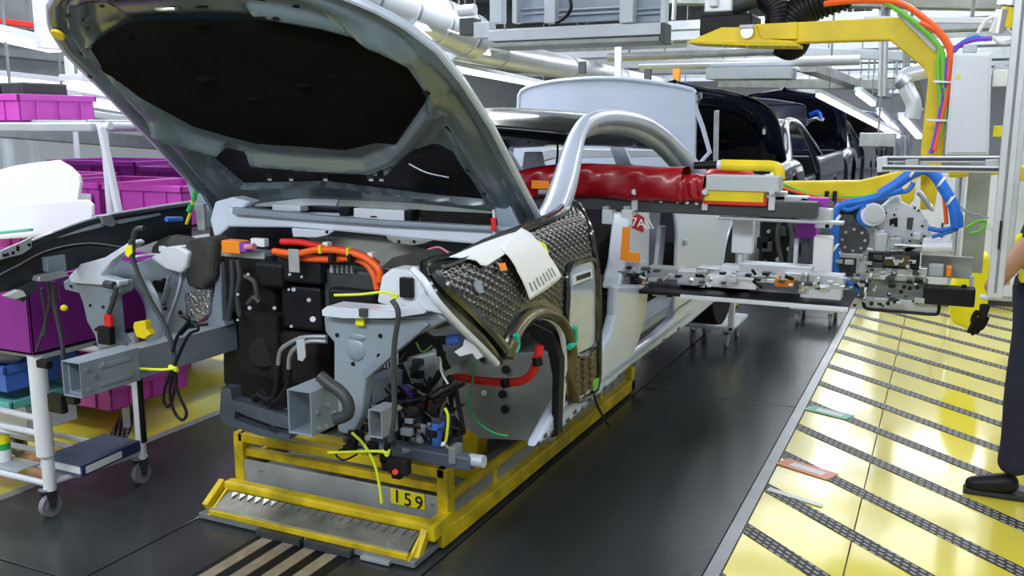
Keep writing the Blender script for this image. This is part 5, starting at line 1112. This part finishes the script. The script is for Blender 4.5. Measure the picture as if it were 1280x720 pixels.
# ================================================================ TOOL TABLE UNDER THE BOOM
TT = thing('gripper_table','low loading gripper table with silver rails reaching into the door opening','table',(-1.0,4.4,.85))
t0,t1=Y(748,362,4.14),Y(1060,388,4.14); bx('table_plate','black',TT,(t0.x,4.14,t1.z+.0),(t1.x,4.56,t1.z+.018),.004)
bx('plate_edge','white_metal',TT,(Y(850,372,4.12).x,4.12,t1.z-.004),(t1.x,4.14,t1.z+.014),.002)
random.seed(9)
for a,b,c_,d_,m in ((900,350,1000,338,'white_metal'),(925,345,1015,334,'alu'),(880,358,945,350,'white'),(935,366,1000,352,'white'),(1000,372,1052,358,'alu'),(870,342,905,336,'steel'),(905,353,930,340,'alu'),(968,358,992,350,'orange_panel'),(790,354,805,350,'orange_panel'),(745,345,778,330,'galv'),(770,340,800,328,'alu'),(765,352,800,342,'dark_grey'),(808,348,850,336,'galv'),(846,356,880,340,'alu'),(850,366,935,358,'black_rough'),(1010,356,1055,345,'galv'),(980,350,1010,342,'steel')):
    yy=random.uniform(4.16,4.38); bx('table_fixture',m,TT,Y(a,b,yy),Y(c_,d_,yy)+V((0,.09,0)),.004)
for k in range(90):
    px_=random.uniform(745,1058); py_=random.uniform(332,352)+(px_-745)/313*14; p=Y(px_,py_,random.uniform(4.12,4.17)); s=random.uniform(.006,.017)
    if k%3==0: cyl('table_pin',random.choice(['steel','black','alu']),TT,p,p+V((random.uniform(-.04,.04),-.02,random.uniform(-.01,.03))),s*.6,8)
    else: MB().box(p-V((s*1.3,.015,s*.5)),p+V((s*1.3,.02,s*.6))).build('table_part',random.choice(['alu','steel','black','black','galv','dark_grey']),TT,bevel=.002)
for L in ([(780,350),(800,356),(820,352)],[(850,345),(870,350),(900,346)],[(940,360),(960,366),(985,362)],[(1000,360),(1020,352),(1045,350)]): tb('table_hose','black',TT,[Y(*p,4.87) for p in L],.007,8)
for a,b,c_,d_ in ((745,368,760,355),(815,372,832,362),(755,350,772,346)): bx('hang_block','white',TT,Y(a,d_+8,4.230),Y(c_,d_,4.230)+V((0,.03,0)),.003)
cyl('hang_pin','blue',TT,Y(794,376,4.180),Y(794,366,4.180),.015,10); cyl('hang_pin','yellow',TT,Y(785,374,4.180),Y(785,366,4.180),.012,10)
# station gear behind the table
bx_=tag(bx('display_board','white',None,Y(914,316,4.45),Y(942,270,4.45)+V((0,.05,0)),.004),'white box panel on a stem beyond the rear wheel arch','panel')
tag(bx('board_stand','white_metal',None,(Y(921,352,4.47).x,4.47,t1.z+.018),Y(928,316,4.47)+V((0,.03,0)),.003),'thin white stand carrying the white display board','stand')
EN = thing('engine_module','black engine module waiting on a carrier behind the gripper table','engine',(-1.0,8.0,.3))
bx('module_body','black',EN,Y(946,352,8.0),Y(1000,268,8.0)+V((0,.4,0)),.03)
for k in range(14):
    p=Y(random.uniform(950,996),random.uniform(275,345),7.97); s=random.uniform(.02,.06)
    if k%2: bx('module_block',random.choice(['black_rough','dark_grey','black']),EN,p-V((s,.03,s)),p+V((s,.03,s)),.01)
    else: cyl('module_fitting','steel' if k%4==0 else 'dark_grey',EN,p,p+V((0,-.05,0)),s*.35,10)
for L in ([(975,275),(972,300),(978,330)],[(985,272),(990,300),(984,340)]): tb('module_hose','dark_grey',EN,[Y(*p,7.93) for p in L],.02,8)
tag(bx('purple_box','violet',None,Y(993,298,4.5),Y(1021,275,4.5)+V((0,.10,0)),.006),'purple box beside the gripper between black module and white panel','box')
tag(bx('shield_board','white',None,(Y(1014,352,4.42).x,4.42,t1.z+.018),Y(1041,296,4.42)+V((0,.06,0)),.008),'white shield panel standing at the left of the blue cables','panel')
tag(bx('station_post','white_metal',None,(Y(990,350,4.5).x,4.5,t1.z+.018),Y(998,298,4.5)+V((0,.04,0)),.003),'white upright beside the dark panel below the purple box','post')
tag(bx('narrow_board','dark_grey',None,(Y(999,350,4.5).x,4.5,t1.z+.018),Y(1013,298,4.5)+V((0,.04,0)),.003),'dark narrow panel below the purple box','panel')
for i,(P0,P1,Px,lab) in enumerate((((856,414),(918,414),None,'white castor cart on the dark floor under the rear door sill'),((988,384),(1048,392),None,'pale castor cart at the edge of the yellow walkway under the table'))):
    yy = 6.75 if i==0 else 7.8; a=Y(*P0,yy); b=Y(*P1,yy); zt=max(.14,(a.z+b.z)/2)
    K = thing('castor_cart',lab,'cart',((a.x+b.x)/2,yy+.2,0))
    bx('cart_frame','white_metal',K,(a.x,yy-.05,zt),(b.x,yy+.5,zt+.03),.006)
    for x in (a.x+.06,b.x-.06):
        for d_ in (.02,.40):
            r=zt/2-.015; w=cyl('caster_wheel','caster_tyre',K,(x-.012,yy+d_,r),(x+.012,yy+d_,r),r,18); cyl('wheel_hub','steel',w,(x-.015,yy+d_,r),(x+.015,yy+d_,r),r*.55,12)
            bx('caster_fork','steel',K,(x-.02,yy+d_-.02,r),(x-.014,yy+d_+.03,zt),.001); bx('caster_fork','steel',K,(x+.014,yy+d_-.02,r),(x+.02,yy+d_+.03,zt),.001)
    if i==0:
        bx('cart_upright','white_metal',K,(b.x-.04,yy-.05,zt),(b.x,yy,zt+.26),.004); bx('cart_load','paper',K,(a.x+.03,yy-.02,zt+.03),(b.x-.12,yy+.35,zt+.09),.02)
        MB().ball((b.x-.12,yy+.35,zt+.20),.11,12,(1.1,.7,.8)).build('yellow_part','bright_yellow',K,smooth=True); cyl('black_part','black',K,(a.x+.12,yy+.2,zt+.2),(a.x+.22,yy+.2,zt+.24),.05,14)
# ================================================================ OVERHEAD AT RIGHT
MU = thing('drive_motor','grey and black drive motor above the yellow flange plate','motor',(-1.35,5.6,2.15))
bx('motor_box','black',MU,Y(874,45,5.6),Y(940,16,5.6)+V((0,.3,0)),.01); bx('gear_box','alu',MU,Y(880,16,5.62),Y(916,-12,5.62)+V((0,.2,0)),.01); cyl('motor_can','dark_grey',MU,Y(915,8,5.7),Y(945,-4,5.7),.06,18); bx('terminal_box','white_metal',MU,Y(886,8,5.58),Y(896,-4,5.58)+V((0,.04,0)),.003)
for lab,L,yy,r in (('black corrugated air hose curling down left over the yellow arm',[(930,-12),(955,-4),(970,10),(972,30),(966,44)],5.75,.075),('black corrugated air hose draped right over the yellow arm',[(1060,-10),(1025,2),(1000,14),(985,35),(978,55)],5.8,.10),('black hose loop hanging under the yellow arm',[(972,60),(985,66),(998,62),(1004,50)],5.75,.045)):
    T=thing('air_hose',lab,'hose',Y(*L[0],yy)); pts=spline([Y(*p,yy) for p in L],10); MB().tube(pts,r*.9,14,0).build('hose_core','black_rough',T,smooth=True)
    for k in range(1,len(pts)-1,2):
        d=(pts[k+1]-pts[k]).normalized(); MB().cyl(pts[k]-d*.008,pts[k]+d*.008,r,14).build('hose_ring','black',T,smooth=True)
for lab,a,b,w,h,m in (('grey steel ceiling girder crossing above the black hoses',Y(840,-8,9),Y(1290,-2,9),.2,.2,'grey_green'),('grey cross girder behind the yellow arm',Y(860,60,13),Y(1180,72,13),.15,.12,'pale_grey'),('wide pale overhead panel beneath the yellow arm',Y(888,93,12),Y(992,92,12),.5,.14,'pale_grey'),('thin cream conduit below the top right girder',Y(1080,24,7),Y(1240,26,7),.04,.04,'tank_white'),('grey overhead girder farther back, under the pale panel',Y(900,104,16),Y(1120,106,16),.3,.15,'grey_green'),('long grey girder running back above the far lamps',Y(1010,84,12),Y(1110,120,22),.2,.12,'galv'),('second long girder running back right of the far lamps',Y(1140,92,10),Y(1150,130,20),.15,.15,'grey')):
    beam(lab,a,b,w,h,m,'girder')
for px_,yy in ((1100,9),(1106,9.1),(1130,11),(842,8)): 
    t_=tag(cyl('drop_conduit','galv',None,Y(px_,120 if px_>900 else 25,yy),Y(px_+3,-25,yy),.02,8),{1100:'thin grey conduit hanging inside the yellow arm corner',1106:'second thin conduit beside the one in the arm corner',1130:'conduit hanging between far lamps and yellow column',842:'thin grey conduit right of the gantry box'}[px_],'conduit')
T=thing('air_duct','silver bent duct hanging left of the yellow column','duct',Y(1140,95,9)); cyl('hanger','grey',T,Y(1134,100,9),V((Y(1134,100,9).x,9,6)),.012,6); tb('duct_pipe','duct',T,[Y(*p,9) for p in [(1158,88),(1140,92),(1130,98),(1134,112),(1142,130),(1140,148)]],.07,14); cyl('duct_flange','steel',T,Y(1128,98,9),Y(1134,104,9),.09,16)
T=thing('filter_unit','silver and yellow cylinder at the top right corner','filter',Y(1262,20,5.8)); cyl('filter_head','steel',T,Y(1262,8,5.8),Y(1268,-12,5.8),.07,18); cyl('filter_body','yellow',T,Y(1256,34,5.8),Y(1264,10,5.8),.045,18); cyl('filter_cup','steel',T,Y(1247,42,5.75),Y(1252,12,5.75),.03,14); tb('filter_hose','white',T,[Y(*p,5.7) for p in [(1275,12),(1276,30),(1268,46),(1252,52),(1240,46)]],.010,8)
tag(bx('ceiling_panel','pale_grey',None,Y(1010,22,14),Y(1060,-10,14)+V((0,.1,0))),'pale ceiling box behind the black hoses','panel')
random.seed(21)
for k in range(9):
    px_=random.uniform(1000,1150); py_=random.uniform(95,180); yy=random.uniform(14,26); p=Y(px_,py_,yy); s=random.uniform(.08,.3)
    T=thing('overhead_fixture','small blurred grey overhead fixture far back between the far lamps and cars','fixture',p,'small overhead fixtures far down the hall'); bx('fixture_box',random.choice(['galv','pale_grey','grey','white_metal']),T,p-V((s,.1,s*.4)),p+V((s,.1,s*.4)),.01); cyl('hanger','grey',T,p,V((p.x,p.y,6.0)),.015,6)
# overhead service runs crossing the line farther back
for k,(yy,zz,w,h,m) in enumerate(((10.5,2.62,.25,.10,'pale_grey'),(12.5,2.95,.12,.12,'duct'),(14.5,2.75,.5,.10,'white_metal'),(17,3.0,.2,.2,'grey_green'),(19,2.7,.6,.08,'pale_grey'),(22,3.1,.3,.25,'galv'),(25,2.8,.8,.08,'white_metal'),(29,3.1,.4,.3,'pale_grey'))):
    beam('%s service run crossing the line overhead, %s from the camera'%({'pale_grey':'pale grey','duct':'silver','white_metal':'white','grey_green':'grey green','galv':'zinc grey'}[m],('nearest','second','third','fourth','fifth','sixth','seventh','farthest')[k]),(-9,yy,zz),(.8 if k<3 else 3,yy,zz),w,h,m,'service_run')
# ================================================================ WORKER AT THE RIGHT EDGE
PE = thing('person','worker in navy clothes and black shoes walking left, one black-gloved hand hanging','person',(.45,4.5,0))
def skin(name,m,pts,edges,par,sub=2,root=0):
    base=WL[par.name]; me=bpy.data.meshes.new(name); me.from_pydata([V((p[0]+(0 if name.startswith('glove') else PX),p[1],p[2]))-base for p in pts],edges,[]); o=bpy.data.objects.new(name,me); C.objects.link(o); o.parent=par; WL[o.name]=base
    me.materials.append(M[m]); md=o.modifiers.new('skin','SKIN'); md.use_smooth_shade=True
    for i,p in enumerate(pts):
        v=me.skin_vertices[0].data[i]; v.radius=(p[3],p[4] if len(p)>4 else p[3]); v.use_root=(i==root)
    s_=o.modifiers.new('smooth','SUBSURF'); s_.levels=sub; s_.render_levels=sub
    return o
h0=Y(1229,388,4.33); PX=-.055
SH=(.52,4.36,1.33); EL=Y(1272,322,4.33)-V((-.055,0,0)); WR=Y(1233,366,4.33)
body=[(.46,4.55,.98,.13,.15),(.48,4.55,1.15,.10,.12),(.52,4.55,1.31,.11,.15),(.54,4.55,1.44,.06,.07),(.545,4.55,1.53,.052),(.53,4.56,1.62,.072),(.535,4.56,1.71,.082),(.54,4.56,1.77,.06),
      SH+(.06,),tuple(EL)+(.045,),tuple(V(WR)+V((.055,0,0)))+(.030,),(.54,4.74,1.36,.055),(.58,4.78,1.12,.045),(.52,4.78,.88,.032),(.49,4.78,.78,.028)]
bo=skin('body','skin',body,[(0,1),(1,2),(2,3),(3,4),(4,5),(5,6),(6,7),(2,8),(8,9),(9,10),(2,11),(11,12),(12,13),(13,14)],PE)
skin('shirt','navy_cloth',[(.46,4.55,1.0,.115,.135),(.48,4.55,1.15,.125,.145),(.52,4.55,1.31,.135,.17),(.54,4.55,1.43,.075,.09),SH+(.072,),tuple(V(SH).lerp(EL,.85))+(.062,),(.54,4.74,1.36,.075),(.58,4.77,1.20,.065)],[(0,1),(1,2),(2,3),(2,4),(4,5),(2,6),(6,7)],PE)
skin('trousers','navy_cloth',[(.46,4.55,1.0,.118,.138),(.46,4.47,.84,.105),(.42,4.46,.50,.078),(.425,4.48,.22,.072),(.41,4.48,.10,.080),(.48,4.64,.84,.105),(.56,4.64,.50,.078),(.68,4.64,.24,.070),(.465,4.55,1.06,.122,.142)],[(8,0),(0,1),(1,2),(2,3),(3,4),(0,5),(5,6),(6,7)],PE)
skin('shoe','black',[(.45,4.48,.075,.048),(.38,4.475,.065,.050),(.29,4.47,.048,.042),(.225,4.465,.040,.030)],[(0,1),(1,2),(2,3)],PE)
bx('shoe_sole','rubber',PE,(.170,4.435,.0),(.435,4.515,.026),.010)
skin('shoe','black',[(.72,4.64,.17,.045),(.67,4.64,.12,.045),(.58,4.64,.06,.04),(.53,4.64,.035,.03)],[(0,1),(1,2),(2,3)],PE)
skin('hair','hair',[(.575,4.56,1.65,.082),(.56,4.56,1.75,.092),(.535,4.56,1.805,.06)],[(0,1),(1,2)],PE)
for s in (-1,1): MB().ball((.395,4.56+.032*s,1.69),.011,10).build('eye','white',bo,smooth=True); MB().ball((.49,4.56+.082*s,1.68),.03,10,(.6,.35,1)).build('ear','skin',bo,smooth=True)
MB().ball((.385,4.56,1.655),.02,10,(1,.7,1.3)).build('nose','skin',bo,smooth=True); MB().ball((.40,4.56,1.61),.02,10,(.3,1.2,.3)).build('mouth','pink',bo,smooth=True)
W=V(WR); hp=Y(1227,399,4.33); wr2=Y(1231,384,4.33); SP=V((.80,.60,0))
skin('glove','black_rough',[tuple(W.lerp(wr2,.75))+(.027,.024),tuple(wr2)+(.030,.022),tuple(wr2.lerp(hp,.6))+(.039,.018),tuple(hp)+(.038,.016)],[(0,1),(1,2),(2,3)],PE,2)
for k,(sp,ln) in enumerate(((-.030,.078),(-.0105,.090),(.009,.085),(.028,.068))):
    b0=hp+SP*sp+V((0,0,.012)); c_=V((-.6,.8,0))
    skin('glove_finger','black_rough',[tuple(b0)+(.0115,),tuple(b0+V((-.004,0,-ln*.42))+c_*.006)+(.0112,),tuple(b0+V((-.004,0,-ln*.75))+c_*.018)+(.0102,),tuple(b0+V((-.002,0,-ln*.98))+c_*.034)+(.009,)],[(0,1),(1,2),(2,3)],PE,2)
t0_=wr2.lerp(hp,.25)+SP*-.026
skin('glove_thumb','black_rough',[tuple(t0_)+(.014,),tuple(t0_+V((-.016,.004,-.028)))+(.012,),tuple(t0_+V((-.020,.010,-.058)))+(.0105,)],[(0,1),(1,2)],PE,2)
skin('glove_cuff','white_metal',[tuple(W.lerp(wr2,.05))+(.034,),tuple(W.lerp(wr2,.55))+(.033,)],[(0,1)],PE,1)
for a in ((1272,300),(1276,345)): MB().ball(Y(a[0]+3,a[1],4.40),.03,10,(.6,.4,1.0)).build('shirt_patch','bright_yellow',PE,smooth=True)
# label every repeat whose source label would be shared
